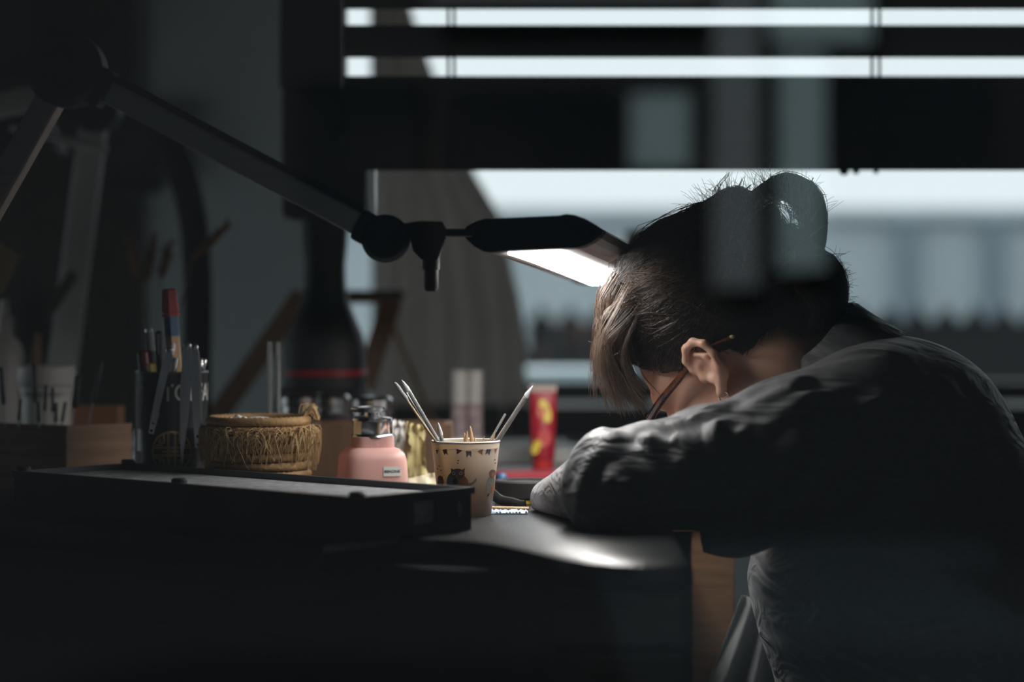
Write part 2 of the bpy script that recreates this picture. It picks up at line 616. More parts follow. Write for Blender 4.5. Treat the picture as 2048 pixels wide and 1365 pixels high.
obj('window_sill', MB().box(((WX0 + WX1) / 2, Y_BACK - 0.06, Z_SILL - 0.03), (WX1 - WX0 + 0.1, 0.16, 0.06), bevel=0.006), M_frame, w2, smooth=None)

w3 = struct(thing('added_window_left', 'side window added unseen in the left wall to light the back wall', 'window', (XL - 0.1, (LY0 + LY1) / 2, LZ0)))
del w3['category']
fm = MB()
for y in (LY0 + 0.02, LY1 - 0.02):
    fm.box((XL - 0.1, y, (LZ0 + LZ1) / 2), (0.07, 0.04, LZ1 - LZ0))
for z in (LZ0 + 0.02, LZ1 - 0.02):
    fm.box((XL - 0.1, (LY0 + LY1) / 2, z), (0.07, LY1 - LY0, 0.04))
obj('window_frame', fm, M_frame, w3, smooth=None)
obj('pane', MB().box((XL - 0.1, (LY0 + LY1) / 2, (LZ0 + LZ1) / 2), (0.006, LY1 - LY0 - 0.08, LZ1 - LZ0 - 0.08)), M_backglass, w3, smooth=None)
# grey curtain drawn aside at the left of the back window
cur = thing('curtain', 'grey curtain gathered at the left of the bright back window', 'curtain', (-0.15, Y_BACK - 0.12, 0.8))
M_curtain = mat('grey_curtain', (0.55, 0.52, 0.49), 0.9, var=0.1, vscale=12, transl=0.42)
vs_, fs_ = [], []
nu, nv = 60, 30
for i in range(nu + 1):
    for j in range(nv + 1):
        u, t = i / nu, j / nv
        py = -330 + 1200 * t
        xr = np.interp(py, [-330, 0, 130, 340, 430, 620, 870], [770, 815, 860, 945, 1000, 1045, 1060])
        xl = np.interp(py, [-330, 0, 340, 870], [735, 738, 742, 742])
        q = P(xl + (xr - xl) * u, py, Y_BACK - 0.12)
        q[1] += 0.018 * math.sin(u * 26 + 2 * t) + 0.008 * math.sin(u * 61 + t * 3)
        vs_.append(q)
g = lambda i, j: i * (nv + 1) + j
N = len(vs_)
vs_ += [p + np.array((0, 0.002, 0)) for p in vs_]
for i in range(nu):
    for j in range(nv):
        fs_.append((g(i, j), g(i + 1, j), g(i + 1, j + 1), g(i, j + 1)))
        fs_.append(tuple(N + w for w in (g(i, j), g(i, j + 1), g(i + 1, j + 1), g(i + 1, j))))
obj('cloth', MB().add(vs_, fs_), M_curtain, cur, smooth=180)
zr = P(0, -335, Y_BACK - 0.12)[2]
obj('rail', MB().tube([(-0.5, Y_BACK - 0.12, zr), (2.3, Y_BACK - 0.12, zr)], 0.012, 12), M_frame, cur)
for x in (-0.48, 0.9, 2.28):
    obj('bracket', MB().box((x, Y_BACK - 0.06, zr), (0.02, 0.13, 0.02)), M_frame, cur, smooth=None)

# ------------------------------------------------------------------ outdoors, behind the back window
M_street = mat('asphalt', (0.014, 0.016, 0.018), 0.9, var=0.2, vscale=5, bump=0.3, bscale=100)
M_render = mat('pale_render', (0.70, 0.79, 0.83), 0.9, var=0.06, vscale=2)
M_slateblue = mat('blue_grey_pipe', (0.30, 0.38, 0.44), 0.6, var=0.05, vscale=6)
struct(obj('ground', MB().box((0, 12.5, -0.3), (40, 14.4, 0.2)), M_street, smooth=None))
yb = 11.0
ztop = ZC - (436 - HOR) * yb / FPX
bld = thing('neighbour_wall', 'long pale rendered wall outside the bright back window', 'wall', (3, yb, -0.2))
obj('wall_panel', MB().box((3, yb + 0.15, (ztop - 0.2) / 2), (16, 0.3, ztop + 0.2)), M_render, bld, smooth=None)
obj('coping', MB().box((3, yb + 0.15, ztop + 0.02), (16, 0.4, 0.05)), M_render, bld, smooth=None)
for px in (1812, 1985):
    x = P(px, 0, yb)[0]
    obj('downpipe', MB().tube([(x, yb - 0.06, -0.15), (x, yb - 0.06, ztop - 0.02)], 0.042, 12), M_slateblue, bld)
yf = 8.2
zf = ZC - (645 - HOR) * yf / FPX
fen = thing('picket_fence', 'dark picket fence standing before the pale outside wall', 'fence', (3.2, yf, -0.2))
obj('rail', MB().box((3.2, yf + 0.03, zf - 0.12), (8.0, 0.03, 0.06)), M_blackmatte, fen, smooth=None)
obj('rail', MB().box((3.2, yf + 0.03, 0.25), (8.0, 0.03, 0.06)), M_blackmatte, fen, smooth=None)
pk = MB().box((0, 0, (zf + 0.2) / 2), (0.0965, 0.02, zf + 0.2))
pk.add([(-0.0425, -0.01, zf + 0.2), (0.0425, -0.01, zf + 0.2), (0, -0.01, zf + 0.26), (-0.0425, 0.01, zf + 0.2), (0.0425, 0.01, zf + 0.2), (0, 0.01, zf + 0.26)],
       [(0, 1, 2), (5, 4, 3), (0, 2, 5, 3), (1, 4, 5, 2)])
pk0 = obj('picket', pk, M_blackmatte, fen, local=True, smooth=None)
for i in range(64):
    q = pk0 if i == 0 else pk0.copy()
    if i:
        COL.objects.link(q)
        q.parent = fen
    q.location = (-3.1 + i * 0.098, 0, 0)
# planter ledge outside the window sill
tag(obj('ledge', MB().box((-0.13, 5.75, ZC - (742 - HOR) * 5.6 / FPX - 0.45), (1.0, 0.30, 0.9), bevel=0.01), M_render, smooth=None),
    'pale stone ledge right outside the back window', 'ledge')

# ------------------------------------------------------------------ street behind the camera: what the shop window mirrors
M_pilaster = mat('pale_stone', (0.42, 0.55, 0.56), 0.8, var=0.06, vscale=1.5)
M_pilaster2 = mat('grey_stone', (0.25, 0.28, 0.29), 0.8, var=0.06, vscale=1.5)
M_darkfacade = mat('dark_facade', (0.012, 0.016, 0.018), 0.7, var=0.2, vscale=1.0)
M_darkpane = mat('dark_window_pane', (0.012, 0.02, 0.024), 0.3, var=0.1, vscale=2)
struct(obj('pavement', MB().box((0, -4.8, -0.3), (30, 12.4, 0.2)), M_street, smooth=None))
YF = -10.0
DF = 2 * (Y_FRONT - 0.1) - YF      # mirrored distance


def FX(px):
    return (px - 1024) * DF / FPX


def FZ(py):
    return ZC - (py - HOR) * DF / FPX


fac = thing('street_house', 'dark house across the street with pale stone pilasters', 'building', (0, YF, -0.2))
obj('facade', MB().box((0, YF - 0.3, 4.4), (24, 0.5, 9.2)), M_darkfacade, fac, smooth=None)


def fbox(name, x0, x1, y0, y1, m, depth):
    zz0, zz1 = FZ(y1), FZ(y0)
    return obj(name, MB().box(((FX(x0) + FX(x1)) / 2, YF + depth / 2 - 0.05, (zz0 + zz1) / 2), (FX(x1) - FX(x0), depth + 0.1, zz1 - zz0)), m, fac, smooth=None)


fbox('pilaster', 1556, 1645, 70, 540, M_pilaster, 0.10)
fbox('capital', 1540, 1735, -400, 92, M_pilaster, 0.16)
fbox('pilaster', 1425, 1515, -400, 575, M_pilaster2, 0.08)
fbox('door_panel', 1262, 1378, 190, 338, M_pilaster, 0.05)
fbox('cornice', 860, 1400, -40, 12, M_pilaster2, 0.2)
for (a, b, c, d_) in ((900, 1230, 180, 640), (1660, 1980, 150, 640), (600, 840, 160, 640)):
    wf = fbox('window', a, b, c, d_, M_darkpane, 0.03)
ledge_m = mat('bluish_stone', (0.034, 0.049, 0.056), 0.8, var=0.15, vscale=1)
fbox('haze_plinth', 1250, 1960, 1085, 1180, ledge_m, 0.5)  # low block added so the pane mirrors a bluish haze
struct(obj('haze_paving', MB().box((1.28, -7.3, -0.19), (1.75, 4.4, 0.02)), ledge_m, smooth=None))  # paler paving put in to carry the mirrored haze further down

# ================================================================== THE BENCH
def smooth_poly(pts, k):
    return [tuple(p) for p in bezier([(*p, 0) for p in pts], k)[:, :2]]


front = [(-1.22, 3.235), (-0.70, 2.845), (-0.19, 2.468)]
curve = smooth_poly([(-0.118, 2.560), (-0.06, 2.545), (-0.012, 2.49), (0.052, 2.36), (0.11, 2.305), (0.16, 2.30)], 24)
right = smooth_poly([(0.172, 2.312), (0.178, 2.6), (0.185, 3.0), (0.20, 3.5), (0.22, 4.15)], 20)
poly = front + curve + right + [(-1.22, 4.15)]
bench = thing('watchmaker_bench', 'long dark workbench with a curved black padded top', 'workbench', (-0.4, 3.2, 0))
top = MB()
n_ = len(poly)
zb0 = ZB - 0.030
inset = []
cx, cy = -0.5, 3.2
ring_z = [(1.0, zb0 + 0.006, -0.004), (1.0, zb0 + 0.010, 0), (1.0, ZB - 0.008, 0), (1.0, ZB - 0.002, -0.004), (1.0, ZB, -0.010)]
pa = np.array(poly)
# outward normals in plan
tn = np.roll(pa, -1, 0) - np.roll(pa, 1, 0)
nrm = np.stack([tn[:, 1], -tn[:, 0]], 1)
nrm /= np.linalg.norm(nrm, axis=1)[:, None]
vs_ = []
rings = [(zb0, -0.010), (zb0 + 0.003, -0.003), (zb0 + 0.010, 0.0), (ZB - 0.010, 0.0), (ZB - 0.003, -0.003), (ZB, -0.010)]
for z, off in rings:
    for q in pa + nrm * off:
        vs_.append((q[0], q[1], z))
fs_ = [tuple(range(n_))[::-1], tuple((len(rings) - 1) * n_ + i for i in range(n_))]
for r_ in range(len(rings) - 1):
    for i in range(n_):
        fs_.append((r_ * n_ + i, r_ * n_ + (i + 1) % n_, (r_ + 1) * n_ + (i + 1) % n_, (r_ + 1) * n_ + i))
top.add(vs_, fs_)
obj('worktop', top, M_leather, bench, smooth=40)
# underframe: drawer front along the left, dark panel, legs
def plan_bar(a, b, z0, z1, t):
    a, b = np.array(a), np.array(b)
    m = MB()
    d = (b - a) / np.linalg.norm(b - a)
    nn = np.array((-d[1], d[0])) * t
    m.prism([tuple(a), tuple(b), tuple(b + nn), tuple(a + nn)], z0, z1)
    return m


dr = obj('drawer_front', plan_bar((-1.18, 3.225), (-0.183, 2.478), ZB - 0.098, ZB - 0.032, 0.02), M_darkwood, bench, smooth=None)
obj('side_board', plan_bar((-0.186, 2.482), (-0.122, 2.570), ZB - 0.098, ZB - 0.032, 0.016), M_darkwood, bench, smooth=None)
obj('edge_strip', plan_bar((-0.190, 2.463), (-0.120, 2.560), ZB - 0.006, ZB + 0.0005, 0.004), M_white, bench, smooth=None)
obj('front_panel', plan_bar((-1.15, 3.30), (-0.15, 2.555), 0.02, ZB - 0.098, 0.02), M_blackmatte, bench, smooth=None)
obj('front_panel', plan_bar((-0.15, 2.555), (0.03, 2.47), 0.02, ZB - 0.030, 0.02), M_blackmatte, bench, smooth=None)
for (x, y) in ((0.02, 2.50), (0.14, 4.05), (-1.12, 4.05), (-1.10, 3.32)):
    obj('leg', MB().box((x, y, (ZB - 0.03) / 2), (0.05, 0.05, ZB - 0.03), bevel=0.004), M_blackmatte, bench, smooth=None)
# wooden drawer pedestal under the bench
ped = thing('drawer_pedestal', 'light wooden drawer pedestal under the black bench edge', 'cabinet', (0.13, 3.3, 0))
px0, px1, py0, py1 = -0.02, 0.285, 3.06, 3.55
obj('side_panel', MB().box((px1 - 0.03, (py0 + py1) / 2, 0.45), (0.055, py1 - py0, 0.89), bevel=0.003), M_wood, ped, smooth=None)
obj('side_panel', MB().box((px0, (py0 + py1) / 2, 0.45), (0.02, py1 - py0, 0.89), bevel=0.003), M_wood, ped, smooth=None)
obj('back_panel', MB().box(((px0 + px1) / 2, py1 - 0.01, 0.45), (px1 - px0 - 0.06, 0.016, 0.88)), M_darkwood, ped, smooth=None)
for i, z in enumerate((0.80, 0.68, 0.52, 0.32)):
    hh = (0.10, 0.12, 0.16, 0.22)[i]
    dw = obj('drawer', MB().box(((px0 + px1 - 0.05) / 2, py0 + 0.05, z - 0.01), (px1 - px0 - 0.085, 0.06, hh), bevel=0.003), M_darkwood, ped, smooth=None)
    obj('handle', MB().bar(((px0 + px1) / 2 - 0.075, py0 + 0.008, z), ((px0 + px1) / 2 + 0.03, py0 + 0.008, z), 0.012, 0.012, bevel=0.003), M_black, dw, smooth=None)
obj('top_board', MB().box(((px0 + px1) / 2, (py0 + py1) / 2, 0.894), (px1 - px0, py1 - py0 + 0.01, 0.010)), M_wood, ped, smooth=None)

# ================================================================== PARTS TRAY
A = np.array((-0.160, 2.50))
B = np.array((-0.0445, 2.632))
e1 = (B - A) / np.linalg.norm(B - A)
e2 = np.array((-e1[1], e1[0]))
LA, LB = np.linalg.norm(B - A), 0.575
zt0, zt1 = ZB + 0.001, ZB + 0.0475


def T(u, v):
    q = A + e1 * u + e2 * v
    return (float(q[0]), float(q[1]))


tray = thing('parts_tray', 'long dark grey plastic tray with a grey lined bed on the bench front', 'tray', (*T(LA / 2, LB / 2), zt0))
w_ = 0.0045


def tbox(u0, u1, v0, v1, z0, z1):
    return MB().prism([T(u0, v0), T(u1, v0), T(u1, v1), T(u0, v1)], z0, z1)


obj('tray_floor', tbox(0.002, LA - 0.002, 0.002, LB - 0.002, zt0, zt0 + 0.006), M_trayplastic, tray, smooth=None)
obj('front_wall', tbox(0, w_, 0, LB, zt0, zt1), M_trayplastic, tray, smooth=None)
obj('rear_wall', tbox(LA - w_, LA, 0, LB, zt0, zt1), M_trayplastic, tray, smooth=None)
obj('end_wall', tbox(w_, LA - w_, LB - w_, LB, zt0, zt1), M_trayplastic, tray, smooth=None)
ew = MB()
hz0, hz1, hu0, hu1 = zt0 + 0.012, zt0 + 0.036, 0.085, 0.120      # slot for the finger grip
for (u0, u1, z0, z1) in ((w_, hu0, zt0, zt1), (hu1, LA - w_, zt0, zt1), (hu0, hu1, zt0, hz0), (hu0, hu1, hz1, zt1)):
    q = tbox(u0, u1, 0, w_, z0, z1)
    ew.add(q.v, q.f)
obj('grip_wall', ew, M_trayplastic, tray, smooth=None)
lip = MB()
for (u0, u1, v0, v1) in ((-0.003, LA + 0.003, -0.003, 0.0), (-0.003, 0, 0, LB), (LA, LA + 0.003, 0, LB)):
    q = tbox(u0, u1, v0, v1, zt1 - 0.007, zt1)
    lip.add(q.v, q.f)
obj('rim_lip', lip, M_trayplastic, tray, smooth=None)
obj('tray_liner', tbox(w_ + 0.002, LA - w_ - 0.002, w_ + 0.002, LB - w_ - 0.002, zt0 + 0.0065, zt1 - 0.007), M_mat, tray, smooth=None)
for (u, v) in ((0.008, 0.008), (0.008, LB - 0.008), (LA - 0.008, LB - 0.008), (0.008, LB * 0.5)):
    p = T(u, v)
    obj('corner_stud', MB().lathe([(0.009, zt1 - 0.004), (0.009, zt1 + 0.003), (0.007, zt1 + 0.005), (0.0, zt1 + 0.005)], 16, (p[0], p[1], 0)), M_black, tray)
p = T(LA - 0.022, -0.0005)
rot = Matrix(((e1[0], -e2[0], 0), (e1[1], -e2[1], 0), (0, 0, 1))).to_3x3()
dd = [np.array((p[0], p[1], zt0 + 0.024)) + np.array((e1[0] * 0.004 * math.cos(a), e1[1] * 0.004 * math.cos(a), 0.009 * math.sin(a))) for a in np.linspace(0, 2 * math.pi, 20, endpoint=False)]
obj('oval_mark', MB().extrude(dd, (-e2[0] * 0.003, -e2[1] * 0.003, 0)), mat('grey_mark', (0.25, 0.26, 0.25), 0.6, var=0.05), tray, smooth=None)

# ================================================================== DESK LAMP
lamp = thing('desk_lamp', 'long jointed aluminium bench lamp with glowing flat head', 'lamp', (-0.80, 3.02, ZB))
DL = 2.67
elbow = P(135, 140, DL)
wrist = P(772, 478, DL)
base = np.array((-0.80, 3.02, ZB))
post_top = base + np.array((0, 0, 0.10))
axd = wrist - elbow
axd /= np.linalg.norm(axd)
upn = np.cross(axd, (0, 1, 0))
upn = upn if upn[2] > 0 else -upn
pxm = DL / FPX
obj('base', MB().lathe([(0.065, 0), (0.067, 0.004), (0.066, 0.016), (0.03, 0.022), (0.016, 0.026), (0.016, 0.10), (0, 0.10)], 32, base), M_black, lamp)
la_dir = elbow - post_top
la_dir /= np.linalg.norm(la_dir)
obj('lower_arm', MB().bar(post_top, elbow - la_dir * 0.034, 0.030, 0.030, up=(0, 1, 0), bevel=0.004), M_alu, lamp, smooth=None)
obj('elbow_sleeve', MB().bar(elbow - la_dir * 0.036, elbow, 0.036, 0.036, up=(0, 1, 0), bevel=0.005), M_black, lamp, smooth=None)
Rj = Matrix(((1, 0, 0), (0, 0, 1), (0, -1, 0)))       # lathe axis along depth
obj('elbow_joint', MB().lathe([(0, -0.026), (0.036, -0.026), (0.042, -0.020), (0.042, 0.020), (0.036, 0.026), (0, 0.026)], 40, elbow, Rj), M_black, lamp)
obj('elbow_cap', MB().lathe([(0, -0.031), (0.024, -0.031), (0.027, -0.026), (0, -0.026)], 32, elbow, Rj), M_blackmatte, lamp)
s0, s1 = elbow + axd * 0.052, wrist - axd * 0.036
obj('sleeve', MB().bar(elbow + axd * 0.0, s0, 0.044, 0.044, up=upn, bevel=0.006), M_black, lamp, smooth=None)
obj('upper_arm', MB().bar(s0, s1, 0.034, 0.026, up=upn, bevel=0.003), M_alu, lamp, smooth=None)
obj('cable_rail', MB().bar(s0 + upn * 0.0165, s1 + upn * 0.0165, 0.030, 0.007, up=upn, bevel=0.001), M_black, lamp, smooth=None)
obj('sleeve', MB().bar(s1, wrist, 0.036, 0.036, up=upn, bevel=0.005), M_black, lamp, smooth=None)
obj('wrist_joint', MB().lathe([(0, -0.022), (0.022, -0.022), (0.0265, -0.017), (0.0265, 0.017), (0.022, 0.022), (0, 0.022)], 36, wrist, Rj), M_black, lamp)
# bracket and clamping knob
b0 = P(800, 455, DL)
brk = [P(*q, DL - 0.016) for q in ((800, 448), (842, 442), (884, 443), (893, 460), (890, 478), (884, 494), (876, 519), (842, 519), (826, 502), (820, 478), (798, 470))]
obj('bracket', MB().extrude(brk, (0, 0.032, 0)), M_black, lamp, smooth=None)
obj('knob', MB().lathe([(0.0, -0.036), (0.006, -0.036), (0.0078, -0.032), (0.0078, -0.012), (0.0095, -0.012), (0.0095, 0.002), (0, 0.002)], 18, P(862, 518, DL)), M_black, lamp)
obj('neck', MB().bar(P(880, 466, DL), P(945, 466, DL), 0.022, 0.0085, up=(0, 0, 1), bevel=0.002), M_black, lamp, smooth=None)
# the head: a shallow lens-shaped profile drawn out away from the camera
D0 = 2.68
hd = np.array((0.190, 1.0, -0.052))
hd /= np.linalg.norm(hd)
prof_px = [(924, 466), (934, 452), (952, 443), (972, 437), (982, 438), (1050, 435), (1118, 432), (1132, 429), (1150, 431), (1170, 438), (1188, 448), (1207, 461), (1198, 474), (1184, 484), (1168, 492), (1150, 496), (1080, 499), (1010, 502), (985, 505), (966, 503), (948, 493), (934, 480)]
cap = [P(x, y, D0) for x, y in prof_px]
obj('end_cap', MB().extrude(cap, hd * 0.022), M_black, lamp, smooth=None)
cen = np.mean(cap, axis=0)
body_p = [cen + (q - cen) * 0.965 + hd * 0.022 for q in cap]
LH = 0.62
M_alud = mat('grey_anodised', (0.34, 0.33, 0.33), 0.45, 0.5, var=0.06, vscale=10)
obj('head_body', MB().extrude(body_p, hd * LH), M_alud, lamp, smooth=None)
cap2 = [q + hd * (0.022 + LH) for q in cap]
obj('end_cap', MB().extrude(cap2, hd * 0.02), M_black, lamp, smooth=None)
for q in ((944, 473), (1183, 466)):
    obj('screw', MB().lathe([(0, -0.002), (0.005, -0.002), (0.005, 0.004), (0, 0.004)], 14, P(*q, D0 + 0.001), Rj), M_blackmatte, lamp)
M_led = mat('led_diffuser', (0.9, 0.9, 0.9), 0.5, emit=(1.0, 0.97, 0.93), estr=40.0)
dn0, dn1 = P(1008, 503.5, D0), P(1113, 499.8, D0)
low = np.array((0, 0, -0.0012))
dq = [dn0 + hd * 0.024 + low, dn1 + hd * 0.024 + low, dn1 + hd * (LH + 0.012) + low, dn0 + hd * (LH + 0.012) + low]
obj('diffuser', MB().extrude(dq, (0, 0, 0.004)), M_led, lamp, smooth=None)

# ------------------------------------------------------------------ second lamp, far behind on the left
M_palepaint = mat('pale_grey_paint', (0.62, 0.63, 0.63), 0.5, var=0.05, vscale=10)
lamp2 = thing('desk_lamp', 'blurred pale metal lamp arms standing far behind the white jar', 'lamp', (*P(105, 800, 3.75)[:2], ZB))
j2 = P(192, 215, 3.75)
b2 = np.array((*P(105, 800, 3.75)[:2], ZB))
obj('base', MB().lathe([(0.06, 0), (0.06, 0.015), (0.02, 0.022), (0.014, 0.03), (0, 0.03)], 28, b2), M_black, lamp2)
obj('lower_arm', MB().bar(b2 + (0, 0, 0.02), j2, 0.042, 0.03, up=(0, 1, 0), bevel=0.004), M_palepaint, lamp2, smooth=None)
obj('joint', MB().lathe([(0, -0.03), (0.04, -0.03), (0.04, 0.03), (0, 0.03)], 28, j2, Rj), M_black, lamp2)
obj('upper_arm', MB().bar(j2 + (0.0, 0, 0.035), P(-420, 300, 3.70), 0.038, 0.03, up=(0, 1, 0), bevel=0.004), M_palepaint, lamp2, smooth=None)
obj('head', MB().bar(P(-440, 300, 3.70), P(-440, 300, 3.70) + np.array((-0.1, 0.35, 0)), 0.16, 0.035, bevel=0.01), M_black, lamp2, smooth=None)
obj('streak_bar', MB().bar(P(20, 255, 3.70), P(215, 300, 3.70), 0.012, 0.012, up=(0, 1, 0), bevel=0.003), M_palepaint, lamp2, smooth=None)  # pale bar added in place of the reflection streaks there

# ================================================================== DARK SLATTED BLIND behind the bench
YBL = 3.42
bl = thing('slatted_blind', 'dark wide slatted blind half drawn across the bright window', 'blind', (0.9, YBL, ZC + 0.2))
M_blind = mat('dark_blind_fabric', (0.013, 0.016, 0.018), 0.8, var=0.25, vscale=6, stretch=(0.3, 1, 8))
bx0, bx1 = P(688, 0, YBL)[0], 2.2


def zpx(py):
    return ZC - (py - HOR) * YBL / FPX


slat_rows = [(341, 152), (115, 50), (18, -60), (-78, -156), (-174, -252), (-270, -348), (-366, -444), (-462, -540)]
for (lo_, hi_) in slat_rows:
    sl_ = MB()
    z0, z1 = zpx(lo_), zpx(hi_)
    nseg = max(2, int((z1 - z0) / 0.012))
    pr = []
    for i in range(nseg + 1):
        t = i / nseg
        pr.append((YBL - 0.010 * math.sin(math.pi * t), z0 + (z1 - z0) * t))
    pr2 = [(y + 0.004, z) for y, z in pr[::-1]]
    pp = [(bx0, y, z) for y, z in pr + pr2]
    sl_.extrude(pp, (bx1 - bx0, 0, 0))
    obj('slat', sl_, M_blind, bl, smooth=30)
for px in (897, 909, 1741, 1756, 2400, 2412):
    x = P(px, 0, YBL)[0]
    obj('ladder_cord', MB().tube([(x, YBL - 0.014, zpx(342)), (x, YBL - 0.014, zpx(-560))], 0.0022, 6), M_blackmatte, bl)
obj('head_rail', MB().box(((bx0 + bx1) / 2, YBL, zpx(-560)), (bx1 - bx0, 0.05, 0.05)), M_black, bl, smooth=None)
hk = MB()
for (px, r) in ((1688, 0.007), (1712, 0.005), (1752, 0.004)):
    hk.ellipsoid(P(px, 344, YBL - 0.004), (r, 0.004, r * 0.7), 10, 6)
obj('cord_knot', hk, M_blackmatte, bl)
for x in (bx0 + 0.3, bx1 - 0.4):
    obj('bracket', MB().box((x, YBL, (zpx(-560) + H) / 2), (0.02, 0.02, H - zpx(-560))), M_black, bl, smooth=None)

# ================================================================== CUP WITH STICKS
cup_c = np.array((*P(931, 0, 2.82)[:2], ZB))
CR1, CR0, CH = 0.0402, 0.0300, 0.0862
M_cup = mat('cream_melamine', (0.76, 0.69, 0.58), 0.35, var=0.03, vscale=10, transl=0.30, transl_color=(0.88, 0.68, 0.46))
cup = thing('printed_cup', 'cream cup printed with bunting and cartoon animals', 'cup', cup_c)
obj('cup_wall', MB().lathe([(0, 0.0), (CR0 - 0.001, 0.0), (CR0, 0.001), (CR1, CH), (CR1 - 0.0006, CH + 0.0012), (CR1 - 0.002, CH + 0.0005), (CR0 - 0.002, 0.003), (0, 0.003)], 64, cup_c), M_cup, cup, smooth=40)
obj('rim', MB().torus(cup_c + (0, 0, CH), CR1 - 0.0009, 0.0013, 64, 8), mat('white_rim', (0.85, 0.85, 0.83), 0.3, var=0.02), cup)


def on_cup(px, py, off):
    """photo pixel on the cup's front face -> point on its cone"""
    d = cup_c[1] - 0.03
    q = P(px, py, d)
    z = min(max(q[2] - ZB, 0.002), CH)
    r = CR0 + (CR1 - CR0) * z / CH
    s = (q[0] - cup_c[0]) / r
    s = min(max(s, -0.985), 0.985)
    a = math.asin(s)
    r += off
    return np.array((cup_c[0] + r * math.sin(a), cup_c[1] - r * math.cos(a), ZB + z))


def decal(name, pts, m, off=0.0003, parent=None, sub=3):
    ring = []
    for i in range(len(pts)):
        a, b = np.array(pts[i]), np.array(pts[(i + 1) % len(pts)])
        for k in range(sub):
            ring.append(a + (b - a) * k / sub)
    c = np.mean(ring, axis=0)
    mb = MB()
    outer = [on_cup(*q, off) for q in ring]
    inner = [on_cup(*(c + (q - c) * 0.5), off) for q in ring]
    n = len(ring)
    vs_ = outer + inner + [on_cup(*c, off)]
    fs_ = [(i, (i + 1) % n, n + (i + 1) % n, n + i) for i in range(n)] + [(n + i, n + (i + 1) % n, 2 * n) for i in range(n)]
    mb.add(vs_, fs_)
    return obj(name, mb, m, parent or cup, smooth=180)


def oval(cx, cy, rx, ry, rot=0, n=14):
    return [(cx + rx * math.cos(a) * math.cos(rot) - ry * math.sin(a) * math.sin(rot), cy + rx * math.cos(a) * math.sin(rot) + ry * math.sin(a) * math.cos(rot)) for a in np.linspace(0, 2 * math.pi, n, endpoint=False)]


K_pink = mat('print_pink', (0.45, 0.22, 0.18), 0.6, var=0.1, vscale=300)
K_red = mat('print_red', (0.42, 0.06, 0.05), 0.6, var=0.1, vscale=300)
K_navy = mat('print_navy', (0.17, 0.17, 0.23), 0.6, var=0.1, vscale=300)
K_grey = mat('print_grey', (0.33, 0.30, 0.26), 0.6, var=0.25, vscale=500)
K_brown = mat('print_brown', (0.28, 0.15, 0.11), 0.6, var=0.2, vscale=300)
K_orange = mat('print_orange', (0.55, 0.20, 0.08), 0.6, var=0.15, vscale=300)
K_dark = mat('print_dark', (0.03, 0.022, 0.02), 0.6, var=0.1, vscale=100)
K_cream = mat('print_cream', (0.75, 0.68, 0.52), 0.6, var=0.05, vscale=100)
flags = [([(871, 901), (877, 901), (874, 911)], K_brown), ([(885, 900), (894, 898), (896, 911), (892, 907), (889, 911)], K_red),
         ([(913, 897), (925, 901), (914, 909)], K_pink), ([(932, 902), (943, 902), (943, 914), (938, 909), (934, 914)], K_navy),
         ([(955, 902), (966, 898), (964, 911)], K_pink), ([(973, 899), (982, 899), (978, 912), (975, 907), (970, 910)], K_navy), ([(988, 900), (994, 899), (990, 911)], K_pink)]
for pts, m in flags:
    decal('pennant', pts, m)
string = np.array([on_cup(x, 898 + 3 * math.sin((x - 868) / 127 * math.pi * 3) ** 2, 0.0004) for x in np.linspace(869, 996, 40)])
obj('bunting_string', MB().tube(string, 0.00022, 5), K_brown, cup)
# striped round animal with big eyes
an = decal('printed_animal', oval(913, 964, 20, 22), K_grey, 0.0003)
decal('belly', oval(924, 968, 13, 17), K_orange, 0.0005, an)
decal('head', oval(916, 948, 14, 11), K_brown, 0.0006, an)
for s in (-1, 1):
    decal('ear', [(916 + s * 14, 936), (916 + s * 13, 945), (916 + s * 7, 940)], K_brown, 0.0006, an, 2)
    decal('eye', oval(915 + s * 7, 946.5, 3.6, 3.8), K_cream, 0.0008, an, 1)
    decal('pupil', oval(915 + s * 7, 946.5, 1.5, 1.7, n=8), K_dark, 0.0010, an, 1)
decal('nose', oval(914, 952, 2.6, 4), K_orange, 0.0008, an, 1)
decal('chest', oval(911, 963, 5, 5.5), K_dark, 0.0008, an, 1)
decal('patch', oval(920, 974, 10, 8), K_pink, 0.0008, an, 1)
decal('tail', [(936, 966), (944, 966), (949, 960), (952, 956), (954, 959), (951, 965), (944, 971), (936, 974)], K_grey, 0.0003, an, 2)
an = decal('printed_animal', oval(980, 972, 9, 18, 0.15), K_grey, 0.0003)
decal('head', oval(984, 949, 7, 8), K_brown, 0.0005, an)
decal('face', oval(985, 953, 3, 5), K_orange, 0.0007, an, 1)
decal('wing', oval(985, 980, 4, 9, 0.2), K_orange, 0.0006, an, 1)
decal('foot', [(976, 989), (978, 989), (976, 995), (973, 995)], K_dark, 0.0005, an, 2)
an = decal('printed_animal', oval(881, 966, 7, 11), K_orange, 0.0003)
decal('head', oval(881, 958, 5.5, 5), K_red, 0.0005, an, 1)
for q in ((878, 934), (875, 940), (882, 942), (917, 921), (916, 926), (989, 922), (990, 929)):
    decal('speck', oval(*q, 1.8, 1.5, n=8), K_brown, 0.0003, None, 1)


def stick_path(p0, p1, base_d=2.82, side=0.0):
    """from photo pixel p0 (top) through p1 (at the rim) on down to the cup floor"""
    a = P(p0[0], p0[1], base_d + side)
    b = P(p1[0], p1[1], base_d + side * 0.6)
    v = (b - a) / np.linalg.norm(b - a)
    e = a.copy()
    t = (ZB + 0.006 - a[2]) / v[2]
    e = a + v * t
    # keep the foot inside the cup
    off = e[:2] - cup_c[:2]
    r = np.linalg.norm(off)
    if r > 0.024:
        e[:2] = cup_c[:2] + off / r * 0.024
        # foot slides up the wall when the stick leans far
    return a, e


